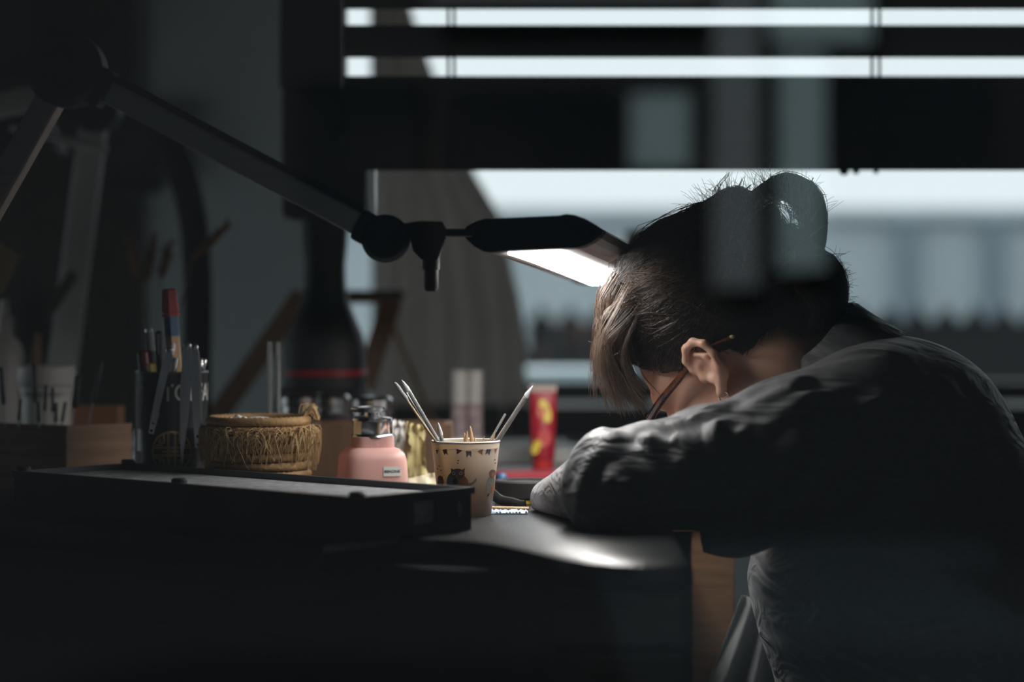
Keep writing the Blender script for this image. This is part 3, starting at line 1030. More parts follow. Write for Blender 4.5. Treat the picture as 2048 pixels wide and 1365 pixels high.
def straight_to_rim(p0, p1, d):
    a, b = P(*p0, d), P(*p1, d)
    v = (b - a) / np.linalg.norm(b - a)
    return a, b, v


GRP_T = 'wooden toothpicks in the printed cup'
M_glassrod = mat('clear_rod', (0.9, 0.95, 0.95), 0.05, trans=0.75, spec=0.8)


def rod_in_cup(p0, p1, d=2.82):
    """top at p0, crossing the rim row at p1; ends inside the cup below the rim"""
    a, b, v = straight_to_rim(p0, p1, d)
    tmax = 0.09
    for t in np.linspace(0.005, 0.085, 60):
        q = b + v * t
        z = q[2] - ZB
        r = CR0 + (CR1 - CR0) * z / CH - 0.0035
        if z < 0.006 or np.linalg.norm(q[:2] - cup_c[:2]) > r:
            tmax = max(t - 0.002, 0.004)
            break
    return a, b + v * tmax, v


# two clear rods with pointed wax tips, one short clear rod, one clear-tipped stick
def pointed_rod(p0, p1, r, label, d=2.82):
    a, e, v = rod_in_cup(p0, p1, d)
    L = np.linalg.norm(e - a)
    t = thing('pointed_stick', label, 'stick', e)
    obj('shaft', MB().tube([a + v * 0.016, a + v * (0.018), e], [r, r, r], 12), M_glassrod, t)
    obj('core', MB().tube([a + v * 0.018, e - v * 0.001], r * 0.45, 8), M_bamboo, t)
    obj('tip', MB().tube([a, a + v * 0.004, a + v * 0.012, a + v * 0.0158], [0.0003, r * 0.55, r * 1.08, r * 1.0], 12), mat('grey_tip', (0.62, 0.64, 0.66), 0.5, var=0.1, vscale=60), t)
    return t


pointed_rod((1066, 772), (992, 886), 0.0029, 'clear pointed stick leaning right, tallest in the printed cup', 2.825)
pointed_rod((803, 760), (876, 884), 0.0030, 'clear pointed stick leaning left beside the cotton swab in the cup', 2.815)
pointed_rod((876, 845), (884, 886), 0.0028, 'short pointed stick inside the left rim of the cup', 2.80)
a, e, v = rod_in_cup((1011, 828), (978, 886), 2.83)
tag(obj('glass_rod', MB().tube([a, a + v * 0.001, e], [0.001, 0.0016, 0.0016], 10), M_glassrod), 'short thin clear glass rod next to the tall right stick', 'rod')
a, e, v = rod_in_cup((789, 765), (873, 886), 2.80)
sw = thing('cotton_swab', 'grey tipped cotton swab leaning out left of the printed cup', 'swab', e)
obj('stick', MB().tube([a + v * 0.02, e], 0.0013, 8), M_bamboo, sw)
L_ = [0, 0.002, 0.008, 0.016, 0.022, 0.027]
obj('cotton_tip', MB().tube([a + v * q for q in L_], [0.0006, 0.0019, 0.0026, 0.0024, 0.003, 0.0014], 12), mat('grey_cotton', (0.45, 0.45, 0.46), 0.95, var=0.1, vscale=80, bump=0.5, bscale=400), sw)
tp = [((940, 852), (944, 888), 2.80), ((934, 862), (932, 888), 2.795), ((929, 866), (931, 888), 2.81), ((949, 873), (951, 888), 2.80), ((969, 873), (964, 888), 2.81),
      ((990, 864), (983, 888), 2.815), ((981, 876), (976, 888), 2.825), ((961, 880), (958, 888), 2.83)]
for i, (q0, q1, d) in enumerate(tp):
    a, e, v = rod_in_cup(q0, q1, d)
    L = np.linalg.norm(e - a)
    r = 0.0022 if i < 3 else 0.0014
    tag(obj('toothpick', MB().tube([a, a + v * 0.004, a + v * 0.012, a + v * max(0.013, L * 0.8), e], [0.0003, r * 0.7, r, r, r * 0.6], 8), M_bamboo),
        'wooden toothpick in the printed cup, ' + ('tallest, at the middle', 'thick, just left of the tallest', 'leftmost of the middle three', 'just right of the tallest', 'halfway to the right rim', 'pale, beside the tall right stick', 'short, between the two right rods', 'shortest, barely above the rim')[i], 'toothpick', GRP_T)

# ================================================================== BENZINE BOTTLE
M_pink = mat('pink_translucent_plastic', (0.88, 0.55, 0.50), 0.38, var=0.04, vscale=8, sss=0.2, transl=0.30)
bc = np.array((*P(745, 0, 2.96)[:2], ZB))
Rz = Matrix.Rotation(math.radians(14), 3, 'Z')
bot = thing('solvent_bottle', 'pink solvent bottle with chrome pump cap and name label', 'bottle', bc)
hb = 0.070
obj('body', MB().lathe([(0, 0), (0.038, 0), (0.0418, 0.003), (0.0405, 0.03), (0.0385, 0.056), (0.0365, 0.063), (0.031, 0.0685), (0.0245, 0.071), (0.0245, 0.084), (0, 0.084)], 64, bc, Rz, 5), M_pink, bot, smooth=50)
obj('neck', MB().lathe([(0.0248, 0.071), (0.0248, 0.078), (0.0235, 0.079), (0.0235, 0.085), (0, 0.085)], 40, bc), M_pink, bot)
cp = obj('pump_cap', MB().lathe([(0.0255, 0.082), (0.0262, 0.0835), (0.0255, 0.086), (0.0245, 0.087), (0.0245, 0.1015), (0.0255, 0.103), (0.025, 0.106), (0.020, 0.108), (0.010, 0.109), (0.010, 0.114), (0, 0.114)], 40, bc), M_steel, bot)
obj('flip_lid', MB().lathe([(0, 0.113), (0.017, 0.1135), (0.021, 0.117), (0.021, 0.119), (0.012, 0.1205), (0, 0.121)], 36, bc + np.array((-0.006, 0, 0)), Matrix.Rotation(math.radians(0), 3, 'Y')), M_steel, bot)
# label plate and lettering on the right-hand face
fn = Rz @ Vector((0, -1, 0))
fx = Rz @ Vector((1, 0, 0))
lab_c = bc + np.array((0, 0, 0.043)) + np.array(fn) * 0.0397 + np.array(fx) * 0.0165
dirx, dirz = np.array(fx), np.array((0, 0, 1.0))
lw, lh = 0.021, 0.0115
slope = np.array(fn) * -0.0006
q4 = [lab_c + dirx * sx * lw / 2 + dirz * sz * lh / 2 - (slope * -sz) for sx, sz in ((-1, -1), (1, -1), (1, 1), (-1, 1))]
lb = obj('name_label', MB().extrude(q4, np.array(fn) * 0.0006), M_paper, bot, smooth=None)


def text_mesh(name, body, size, origin, ex, ey, material, parent, off=None, align='CENTER', bold=0.0):
    cu = bpy.data.curves.new(name, 'FONT')
    cu.body = body
    cu.size = size
    cu.align_x = align
    cu.align_y = 'CENTER'
    cu.offset = bold
    cu.resolution_u = 3
    to = bpy.data.objects.new(name, cu)
    COL.objects.link(to)
    dg = bpy.context.evaluated_depsgraph_get()
    me = bpy.data.meshes.new_from_object(to.evaluated_get(dg))
    bpy.data.objects.remove(to)
    ex, ey = np.array(ex, float), np.array(ey, float)
    mb = MB()
    co = [np.array(v.co) for v in me.vertices]
    fn_ = off or (lambda x, y: np.array(origin) + ex * x + ey * y)
    mb.add([fn_(c[0], c[1]) for c in co], [tuple(p.vertices) for p in me.polygons])
    bpy.data.meshes.remove(me)
    return obj(name, mb, material, parent, smooth=None)


M_ink = mat('black_ink', (0.03, 0.03, 0.035), 0.7, var=0.1)
text_mesh('lettering', 'BENZINE', 0.0048, lab_c + np.array(fn) * 0.0011, dirx, dirz, M_ink, lb, bold=0.00008)

# dispensers further back: chrome caps over pinkish bottles
for i, (px, d, rr, lab_) in enumerate(((605, 3.42, 0.031, 'blurred chrome capped dispenser bottle left of its twins behind the basket'),
                                       (665, 3.40, 0.026, 'blurred chrome capped pink dispenser bottle in the middle behind the basket'),
                                       (745, 3.34, 0.029, 'blurred chrome capped dispenser bottle right behind the benzine bottle'))):
    c = np.array((*P(px, 0, d)[:2], ZB))
    t = thing('dispenser_bottle', lab_, 'bottle', c, 'dispenser bottles behind the basket')
    obj('body', MB().lathe([(0, 0), (rr, 0), (rr, 0.06), (rr * 0.9, 0.07), (rr * 0.75, 0.076), (rr * 0.75, 0.085), (0, 0.085)], 32, c), mat('mauve_plastic', (0.36, 0.22, 0.26), 0.4, var=0.05), t)
    obj('pump_cap', MB().lathe([(rr * 0.92, 0.083), (rr * 0.95, 0.086), (rr * 0.9, 0.098), (rr * 0.97, 0.100), (rr * 0.97, 0.112), (rr * 0.8, 0.117), (0, 0.118)], 32, c), M_steel, t)

# ================================================================== BASKET
kc = np.array((*P(517, 0, 2.965)[:2], ZB))
bas = thing('coiled_basket', 'small coiled straw basket with a raffia fringe', 'basket', kc)
nco = 10
ch = 0.0108
hgt = lambda i: 0.0058 + i * ch
for i in range(nco):
    R_ = 0.0565 + 0.004 * math.sin(i / (nco - 1) * 2.6) + rng.normal(0, 0.0004)
    m = MB()
    seg, sub = 110, 8
    vs_, fs_ = [], []
    for k in range(seg):
        a = 2 * math.pi * k / seg
        bulge = 0.0058 + (0.0007 if k % 2 else -0.0004)
        rr = R_ + 0.0008 * math.sin(3 * a + i)
        for j in range(sub):
            b = 2 * math.pi * j / sub
            vs_.append((kc[0] + (rr + bulge * math.cos(b)) * math.cos(a), kc[1] + (rr + bulge * math.cos(b)) * math.sin(a), ZB + hgt(i) + bulge * math.sin(b)))
        for j in range(sub):
            k2 = (k + 1) % seg
            fs_.append((k * sub + j, k2 * sub + j, k2 * sub + (j + 1) % sub, k * sub + (j + 1) % sub))
    m.add(vs_, fs_)
    obj('coil', m, M_straw, bas, smooth=60)
obj('basket_floor', MB().lathe([(0, 0.002), (0.056, 0.002), (0.056, 0.006), (0, 0.006)], 40, kc), M_straw, bas)
fr = []
for i in range(620):
    a = rng.uniform(0, 2 * math.pi)
    z0 = hgt(nco - 1) - rng.uniform(0.008, 0.022)
    ln = rng.uniform(0.012, 0.034)
    if math.cos(a) > 0.75:
        ln *= 1.3
    r0 = 0.0655
    da = rng.normal(0, 0.18)
    out = rng.uniform(0.001, 0.008) * (1.7 if math.cos(a) > 0.6 else 1)
    pts = []
    for t in np.linspace(0, 1, 6):
        aa = a + da * t + 0.05 * math.sin(6 * t + i)
        rr = r0 + out * math.sin(t * 2.4)
        pts.append((kc[0] + rr * math.cos(aa), kc[1] + rr * math.sin(aa), ZB + z0 + 0.006 * math.sin(t * 3.0) - ln * t * t))
    fr.append(pts)
for i in range(60):       # frayed tuft over the right rim
    a = rng.normal(0.15, 0.25)
    pts = []
    ln = rng.uniform(0.01, 0.022)
    for t in np.linspace(0, 1, 6):
        rr = 0.058 + 0.016 * t
        pts.append((kc[0] + rr * math.cos(a + 0.2 * t * rng.normal()), kc[1] + rr * math.sin(a), ZB + hgt(nco - 1) + 0.004 + ln * math.sin(t * 2.6) - 0.01 * t))
    fr.append(pts)
v_, q_ = tubes_np(fr, 0.00075, 0.0004, 4)
fo = np_mesh('raffia_fringe', v_, q_, M_raffia, bas)
fo['kind'] = 'stuff'
for i, (dx, dy, dz, r) in enumerate(((-0.030, -0.035, 0.001, 0.0055), (-0.022, -0.030, 0.004, 0.005), (-0.014, -0.032, 0.002, 0.005), (-0.008, -0.028, 0.001, 0.0045), (0.002, -0.03, -0.002, 0.004), (-0.02, -0.018, 0.002, 0.005))):
    q = kc + np.array((dx, dy, hgt(nco - 1) + dz))
    m = MB().ellipsoid(q, (r, r, r * 0.9), 14, 10)
    tag(obj('cotton_ball', m, M_cotton), 'small white cotton ball heaped inside the straw basket', 'cotton ball', 'cotton balls in the basket')
# heaped wadding that carries the balls
tag(obj('wadding', MB().ellipsoid(kc + np.array((0, 0, 0.058)), (0.050, 0.050, 0.050), 28, 16), M_cotton), 'white cotton wadding filling the straw basket', 'cotton')

# two clear glass test tubes behind the basket
for px in (540, 556):
    c = np.array((*P(px, 0, 3.16)[:2], ZB))
    tag(obj('glass_tube', MB().lathe([(0.0030, 0), (0.0030, 0.195), (0.0023, 0.195), (0.0023, 0.004), (0, 0.004)], 16, c), M_glassrod),
        'thin upright clear glass tube, %s of the two behind the basket' % ('left' if px == 540 else 'right'), 'tube')

# ================================================================== TIN WITH TOOLS
TD = 3.04
tc_ = np.array((*P(343, 0, TD)[:2], ZB))
TR, TH = 0.0450, 0.1600
M_tin = mat('black_printed_tin', (0.016, 0.018, 0.022), 0.38, var=0.15, vscale=20, coat=0.2)
M_gold = mat('gold_print', (0.62, 0.38, 0.15), 0.42, 0.4, var=0.1, vscale=40)
M_lettering = mat('pale_lettering', (0.62, 0.62, 0.60), 0.6, var=0.05)
tin = thing('printed_tin', 'black tin with pale lettering and a golden round emblem', 'tin', tc_)
obj('can', MB().lathe([(0, 0), (TR, 0), (TR + 0.0008, 0.001), (TR + 0.0008, 0.003), (TR, 0.004), (TR, TH - 0.004), (TR + 0.001, TH - 0.002), (TR + 0.001, TH), (TR - 0.001, TH), (TR - 0.001, 0.004), (0, 0.004)], 64, tc_), M_tin, tin, smooth=40)
obj('rolled_rim', MB().torus(tc_ + (0, 0, TH), TR, 0.0014, 64, 8), mat('dull_tin', (0.3, 0.3, 0.31), 0.35, 0.9, var=0.1), tin)


def on_tin(x, z, off=0.0004, a0=0.0):
    """x = arc length from the front, z = height"""
    a = a0 + x / TR
    r = TR + off
    return np.array((tc_[0] + r * math.sin(a), tc_[1] - r * math.cos(a), ZB + z))


# arc positions from photo columns
def tin_arc(px):
    s = (P(px, 0, TD - 0.02)[0] - tc_[0]) / TR
    return math.asin(min(max(s, -0.99), 0.99)) * TR


def tin_z(py):
    return P(0, py, TD - TR)[2] - ZB


tx = tin_arc(330)
text_mesh('lettering', 'TOFFAR', 0.030, None, (1, 0, 0), (0, 0, 1), M_lettering, tin, off=lambda x, y: on_tin(tx + x * 0.80, tin_z(788) + y), align='LEFT', bold=0.0004)
# emblem: ring with mirrored fret bars
ecx, ecz, eR = tin_arc(349), tin_z(904), 0.0262


def tin_strip(pts, w, m, parent, off=0.0006):
    """flat stroke along pts (emblem units) on the tin"""
    pts = np.array(pts, float)
    t = np.gradient(pts, axis=0)
    t /= np.linalg.norm(t, axis=1)[:, None]
    nn = np.stack([-t[:, 1], t[:, 0]], 1) * w / 2
    vs_ = []
    for p, q in zip(pts, nn):
        vs_ += [on_tin(ecx + eR * (p + q)[0], ecz + eR * (p + q)[1], off), on_tin(ecx + eR * (p - q)[0], ecz + eR * (p - q)[1], off)]
    k = len(pts)
    return obj('emblem_stroke', MB().add(vs_, [(2 * i, 2 * i + 1, 2 * i + 3, 2 * i + 2) for i in range(k - 1)]), m, parent, smooth=180)


def dens(pts, k=5):
    out = []
    for a, b in zip(pts[:-1], pts[1:]):
        a, b = np.array(a), np.array(b)
        out += [tuple(a + (b - a) * i / k) for i in range(k)]
    return out + [pts[-1]]


ang = np.linspace(0, 2 * math.pi, 49)
emb = tin_strip([(math.cos(a) * 0.93, math.sin(a) * 0.93) for a in ang], 0.10, M_gold, tin)
emb.name = 'round_emblem'
strokes = [[(-0.88, 0.18), (0.88, 0.18)], [(-0.88, -0.18), (0.88, -0.18)], [(-0.45, 0.0), (0.45, 0.0)], [(-0.16, 0.9), (-0.16, -0.9)], [(0.16, 0.9), (0.16, -0.9)]]
for sx in (-1, 1):
    for sz in (-1, 1):
        strokes.append([(sx * 0.36, sz * 0.85), (sx * 0.36, sz * 0.42), (sx * 0.60, sz * 0.42), (sx * 0.52, sz * 0.62)])
        strokes.append([(sx * 0.42, sz * 0.30), (sx * 0.80, sz * 0.30)])
for s in strokes:
    tin_strip(dens(s), 0.10, M_gold, emb)
M_redprint = mat('red_print', (0.5, 0.05, 0.04), 0.5, var=0.1)


def tin_patch(name, x0, x1, y0, y1, m):
    a0, a1, z0, z1 = tin_arc(x0), tin_arc(x1), tin_z(y1), tin_z(y0)
    k = 5
    vs_ = []
    for i in range(k + 1):
        x = a0 + (a1 - a0) * i / k
        vs_ += [on_tin(x, z0, 0.0005), on_tin(x, z1, 0.0005)]
    return obj(name, MB().add(vs_, [(2 * i, 2 * i + 2, 2 * i + 3, 2 * i + 1) for i in range(k)]), m, tin, smooth=180)


tin_patch('red_panel', 402, 411, 864, 886, M_redprint)
tin_patch('small_print', 272, 290, 770, 779, mat('dim_print', (0.10, 0.10, 0.10), 0.6, var=0.6, vscale=400))
tin_patch('small_print', 272, 288, 790, 860, mat('dim_print2', (0.05, 0.05, 0.052), 0.6, var=0.7, vscale=300))
tin_patch('bar_code', 273, 283, 905, 940, mat('code_print', (0.16, 0.16, 0.16), 0.6, var=0.9, vscale=200, stretch=(1, 1, 8)))
tin_patch('flame_print', 404, 411, 918, 940, mat('flame', (0.5, 0.1, 0.03), 0.5, color2=(0.05, 0.15, 0.10), vscale=120))


# tweezers hooked over the front rim
def tweezers(name, label, top_px, tip_px, w_top, w_mid, w_tip, d, m, rivets=0, pointed=True):
    a, b = P(*top_px, d), P(*tip_px, d)
    ax = (b - a) / np.linalg.norm(b - a)
    L = np.linalg.norm(b - a)
    side = np.cross(ax, (0, 1, 0))
    t = thing(name, label, 'tweezers', b, 'tweezers hooked on the tin')
    for s in (0, 1):
        m_ = MB()
        vs_ = []
        ks = np.linspace(0, 1, 14)
        for k in ks:
            w = np.interp(k, [0, 0.04, 0.35, 0.75, 1], [w_top * 0.55, w_top, w_mid, (w_mid + w_tip) / 2, w_tip])
            y = (-0.0008 - 0.004 * math.sin(math.pi * k)) if s == 0 else (0.0008 + 0.012 * math.sin(math.pi * min(1, k * 1.05)) * 0.9)
            c = a + ax * L * k + np.array((0, y, 0))
            for dy in (-0.0006, 0.0006):
                vs_ += [c + side * w / 2 + np.array((0, dy, 0)), c - side * w / 2 + np.array((0, dy, 0))]
        fs_ = []
        n = len(ks)
        for i in range(n - 1):
            o = 4 * i
            fs_ += [(o, o + 1, o + 5, o + 4), (o + 3, o + 2, o + 6, o + 7), (o + 1, o + 3, o + 7, o + 5), (o + 2, o, o + 4, o + 6)]
        fs_ += [(0, 2, 3, 1), (4 * n - 4, 4 * n - 3, 4 * n - 1, 4 * n - 2)]
        m_.add(vs_, fs_)
        obj('blade', m_, m, t, smooth=40)
    obj('bow', MB().ellipsoid(a + ax * 0.002, (w_top * 0.5, 0.0022, w_top * 0.45), 14, 8), m, t)
    for i in range(rivets):
        q = a + ax * (L - 0.004 - i * 0.010) + np.array((0, -0.0022, 0))
        obj('rivet', MB().lathe([(0, -0.0008), (0.0019, -0.0008), (0.0019, 0.0006), (0, 0.0006)], 12, q, Rj), M_black, t)
    return t


TWD = TD - TR - 0.006
tweezers('tweezers', 'leftmost steel tweezers slanting down the front of the black tin', (340, 698), (302, 868), 0.0095, 0.0098, 0.0065, TWD, M_satin, 2)
tweezers('tweezers', 'middle steel tweezers with a long sharp tip on the tin', (375, 689), (363, 932), 0.0105, 0.0115, 0.0008, TWD - 0.002, M_satin)
tweezers('tweezers', 'right hand flat steel tweezers with two rivets on the tin', (389, 692), (397, 896), 0.0098, 0.0110, 0.0078, TWD - 0.001, M_satin, 2)


# pens, brushes and pencils inside the tin
def in_tin(p0, p1, d, depth=0.11):
    a, b = P(*p0, d), P(*p1, d)
    v = (b - a) / np.linalg.norm(b - a)
    e = b + v * depth
    t = (ZB + 0.006 - b[2]) / v[2]
    e = b + v * min(t, depth)
    off = e[:2] - tc_[:2]
    r = np.linalg.norm(off)
    if r > TR - 0.006:
        e[:2] = tc_[:2] + off / r * (TR - 0.006)
    v = (e - a) / np.linalg.norm(e - a)
    return a, e, v


a, e, v = in_tin((338, 578), (350, 745), TD -0.005)
pen = thing('big_pencil', 'thick blue pencil with a pink rubber cap standing in the tin', 'pencil', e)
obj('eraser_cap', MB().tube([a, a + v * 0.002, a + v * 0.016, a + v * 0.028, a + v * 0.031, a + v * 0.0315, a + v * 0.035], [0.0072, 0.0096, 0.0104, 0.0118, 0.0096, 0.0120, 0.0116], 6), M_rubber, pen, smooth=None)
obj('painted_barrel', MB().tube([a + v * 0.034, a + v * 0.060], 0.0098, 6), M_blue, pen, smooth=None)
obj('wood_barrel', MB().tube([a + v * 0.060, e], 0.0097, 6), M_bamboo, pen, smooth=None)
a, e, v = in_tin((297, 655), (306, 745), TD -0.010)
pen = thing('clear_cap_pen', 'dark pen with a clear glossy cap at the left of the tin', 'pen', e)
obj('cap', MB().tube([a, a + v * 0.002, a + v * 0.03], [0.003, 0.0052, 0.0054], 14), M_glassrod, pen)
obj('barrel', MB().tube([a + v * 0.006, e], 0.0042, 14), M_black, pen)
a, e, v = in_tin((285, 700), (290, 745), TD -0.015)
pen = thing('red_marker', 'stout dark red marker at the left edge of the tin', 'marker', e)
obj('cap', MB().tube([a, a + v * 0.004, a + v * 0.03], [0.004, 0.0075, 0.0078], 16), mat('dark_red', (0.16, 0.015, 0.012), 0.35, var=0.1), pen)
obj('barrel', MB().tube([a + v * 0.03, e], 0.0070, 16), M_red, pen)
a, e, v = in_tin((302, 727), (304, 745), TD -0.035)
pen = thing('yellow_cutter', 'short yellow ended tool among the pens in the tin', 'tool', e)
obj('yellow_end', MB().tube([a, a + v * 0.002, a + v * 0.014], [0.004, 0.0062, 0.0062], 4), M_yellow, pen, smooth=None)
obj('handle', MB().tube([a + v * 0.014, e], 0.0055, 8), M_black, pen)
a, e, v = in_tin((318, 662), (320, 745), TD +0.015)
pen = thing('black_marker', 'plain black marker behind the clear capped pen in the tin', 'marker', e)
obj('barrel', MB().tube([a, a + v * 0.003, e], [0.003, 0.0055, 0.0055], 14), M_black, pen)
obj('clip', MB().bar(a + v * 0.004 + (0, -0.0062, 0), a + v * 0.03 + (0, -0.0062, 0), 0.002, 0.001, up=(0, 1, 0)), M_satin, pen, smooth=None)
a, e, v = in_tin((346, 686), (335, 745), TD -0.030)
pen = thing('cotton_swab', 'pale cotton swab between pencil and tweezers in the tin', 'swab', e)
obj('cotton_tip', MB().tube([a, a + v * 0.002, a + v * 0.008, a + v * 0.015, a + v * 0.018], [0.001, 0.0035, 0.0045, 0.003, 0.0014], 12), M_cotton, pen)
obj('stick', MB().tube([a + v * 0.017, e], 0.0014, 8), M_bamboo, pen)
a, e, v = in_tin((352, 716), (345, 748), TD -0.035)
tag(obj('steel_ferrule_brush', MB().tube([a, a + v * 0.004, a + v * 0.022, e], [0.0035, 0.0042, 0.0040, 0.0028], 12), M_steel), 'shiny steel ended brush handle beside the swab in the tin', 'brush')
for i, (q0, q1) in enumerate((((404, 716), (402, 748)), ((411, 718), (405, 748)), ((398, 724), (404, 748)))):
    a, e, v = in_tin(q0, q1, TD - 0.010)
    tag(obj('steel_probe', MB().tube([a, a + v * 0.003, a + v * 0.02, e], [0.0008, 0.0024, 0.0026, 0.0022], 10), M_steel), 'bright steel probe at the right of the tin, ' + ('middle', 'rightmost', 'leftmost')[i] + ' of three', 'probe', 'probes in the tin')

# ================================================================== LEFT: WOODEN BLOCK WITH SCREWDRIVERS
WD = 3.12
wc = P(133, 852, WD)
we1 = np.array((0.80, 0.60)); we2 = np.array((-0.86, 0.51))
wl1 = 0.094
wl2 = 0.16
zw = wc[2]
W0 = np.array((wc[0], WD))
blk = thing('tool_block', 'wooden block holding upright screwdrivers on the left', 'tool holder', (*(W0 + we1 * wl1 / 2 + we2 * wl2 / 2), ZB))
pl = [W0, W0 + we1 * wl1, W0 + we1 * wl1 + we2 * wl2, W0 + we2 * wl2]
obj('side_board', MB().prism([tuple(pl[0]), tuple(pl[1]), tuple(pl[1] + we2 * 0.01), tuple(pl[0] + we2 * 0.01)], ZB, zw), M_woodh, blk, smooth=None)
obj('front_board', MB().prism([tuple(pl[0] + we2 * 0.0101), tuple(pl[0] + we2 * 0.0101 + we1 * 0.01), tuple(pl[3] + we1 * 0.01), tuple(pl[3])], ZB, zw), M_woodh, blk, smooth=None)
obj('core', MB().prism([tuple(pl[0] + we2 * 0.0102 + we1 * 0.0102), tuple(pl[1] + we2 * 0.0102), tuple(pl[2]), tuple(pl[3] + we1 * 0.0102)], ZB, zw - 0.006), M_darkwood, blk, smooth=None)
tools = [((2, 735), (10, 850), 0.5), ((68, 727), (71, 850), 0.75), ((41, 798), (37, 848), 0.3), ((92, 770), (88, 850), 0.4), ((105, 775), (106, 850), 0.62), ((76, 804), (78, 850), 0.2),
         ((112, 806), (112, 850), 0.2), ((131, 804), (123, 850), 0.35), ((156, 751), (146, 852), 0.6), ((203, 724), (177, 852), 0.82)]
for i, (q0, q1, dep) in enumerate(tools):
    d = WD + 0.018 + 0.065 * (0.5 + 0.5 * math.sin(i * 2.1))
    x_mid = P(q1[0], 0, d)[0]
    # stay over the block
    a, b = P(*q0, d), P(*q1, d)
    v = (b - a) / np.linalg.norm(b - a)
    b = b + v * 0.004
    names = ['leaning at the far left edge', 'tall, second from the left edge', 'short and thin at the left', 'upright before the white jar', 'slender, beside the middle of the jar', 'very short, low before the jar', 'stubby, before the jar label', 'short and slanted', 'thick handled, right of the jar', 'tallest, at the right end']
    t = thing('screwdriver', 'black handled screwdriver in the wooden block, ' + names[i], 'screwdriver', b, 'screwdrivers in the wooden block')
    L = np.linalg.norm(b - a)
    hl = L * (0.62 if L > 0.05 else 0.8)
    r = 0.0030 if L > 0.06 else 0.0022
    if i == 8:
        r = 0.0042
    obj('handle', MB().tube([a, a + v * 0.002, a + v * hl * 0.55, a + v * hl * 0.9, a + v * hl], [r * 0.6, r, r * 0.95, r * 1.1, r * 0.6], 10), M_black, t)
    obj('shaft', MB().tube([a + v * hl, b], 0.0011, 8), M_satin, t)
# white jar with label
jc = np.array((*P(93, 0, 3.40)[:2], ZB))
jr = 0.0395
jar = thing('plastic_jar', 'squat white plastic jar with screw lid behind the tool block', 'jar', jc)
jz = P(0, 732, 3.40)[2] - ZB
obj('body', MB().lathe([(0, 0), (jr - 0.006, 0), (jr - 0.005, 0.004), (jr - 0.005, jz - 0.038), (jr - 0.002, jz - 0.036), (jr - 0.002, jz - 0.030), (jr - 0.006, jz - 0.028), (0, jz - 0.028)], 40, jc), M_white, jar)
obj('lid', MB().lathe([(jr, jz - 0.028), (jr + 0.001, jz - 0.026), (jr, jz - 0.002), (jr - 0.002, jz), (0, jz)], 40, jc), M_white, jar)


def on_jar(x, z):
    a = x / jr
    r = jr - 0.0045
    return np.array((jc[0] + r * math.sin(a), jc[1] - r * math.cos(a), ZB + z))


text_mesh('lettering', 'BURGES CHETI', 0.0125, None, (1, 0, 0), (0, 0, 1), M_ink, jar, off=lambda x, y: on_jar(x * 0.85, P(0, 789, 3.36)[2] - ZB + y), bold=0.0002)
# spray bottle further left
sc_ = np.array((*P(8, 0, 3.62)[:2], ZB))
spb = thing('spray_bottle', 'tall white bottle with a narrow nozzle at the left edge', 'bottle', sc_)
obj('body', MB().lathe([(0, 0), (0.028, 0), (0.029, 0.003), (0.029, 0.165), (0.026, 0.182), (0.014, 0.196), (0.011, 0.20), (0, 0.20)], 32, sc_), M_white, spb)
obj('nozzle', MB().lathe([(0.013, 0.20), (0.013, 0.222), (0.008, 0.226), (0.007, 0.25), (0, 0.251)], 24, sc_), M_white, spb)
# small brown carton and brush bundle
tag(obj('carton', MB().box((*P(190, 0, 3.45)[:2], ZB + 0.049), (0.075, 0.06, 0.098), bevel=0.001), mat('orange_card', (0.30, 0.13, 0.06), 0.8, var=0.15, vscale=20), smooth=None), 'small brown carton behind the tool block', 'box')
bb = np.array((*P(65, 0, 3.60)[:2], ZB))
tag(obj('wood_brush', MB().tube([bb, bb + (0.004, 0, 0.14), bb + (0.008, 0, 0.20)], [0.008, 0.008, 0.004], 10), M_pine), 'brown wooden brush handle between white bottle and jar', 'brush')
tag(obj('dark_clip', MB().bar(P(88, 640, 3.68), P(150, 545, 3.68), 0.014, 0.03, up=(0, 1, 0), bevel=0.003), M_darkwood, smooth=None), 'dark brown clamp gripping the far lamp arm', 'clamp')
# yellow note, hung at the left edge
tag(obj('sticky_note', MB().extrude([P(-40, 470, 3.3), P(-10, 480, 3.3), P(42, 512, 3.3), P(6, 588, 3.3), P(-40, 600, 3.3)], (0, 0.0008, 0)), M_yellowpaper, smooth=None), 'dim yellowish paper note hanging at the left edge', 'note')
tag(obj('wire_stand', MB().tube([np.array((*P(-30, 0, 3.32)[:2], ZB)), P(-30, 480, 3.32), P(-20, 470, 3.31)], 0.002, 8), M_black), 'thin black wire stand carrying the yellow note', 'stand')

# ------------------------------------------------------------------ black curved hose arm
hose_pts = bezier([P(60, 215, 3.96), P(190, 190, 3.96), P(285, 215, 3.96), P(345, 300, 3.96), P(382, 420, 3.96), P(395, 560, 3.96), P(394, 720, 3.96), np.array((*P(392, 0, 3.96)[:2], ZB + 0.01))], 60)
M_hose = mat('black_rubber', (0.006, 0.006, 0.007), 0.9, spec=0.15, var=0.1)
hose = thing('extraction_arm', 'thick black curved extraction arm rising behind the tin', 'extraction arm', (*P(392, 0, 3.96)[:2], ZB))
obj('hose', MB().tube(hose_pts, 0.0235, 18, upv=(0, 1, 0)), M_hose, hose, smooth=60)
obj('foot', MB().lathe([(0, 0), (0.06, 0), (0.06, 0.010), (0.028, 0.016), (0.024, 0.05), (0, 0.05)], 28, np.array((*P(392, 0, 3.96)[:2], ZB))), M_black, hose)
obj('hood', MB().lathe([(0.022, -0.01), (0.03, 0.0), (0.075, 0.05), (0.078, 0.06), (0.0, 0.055)], 28, hose_pts[0], Matrix.Rotation(math.radians(195), 3, 'Y')), M_black, hose)

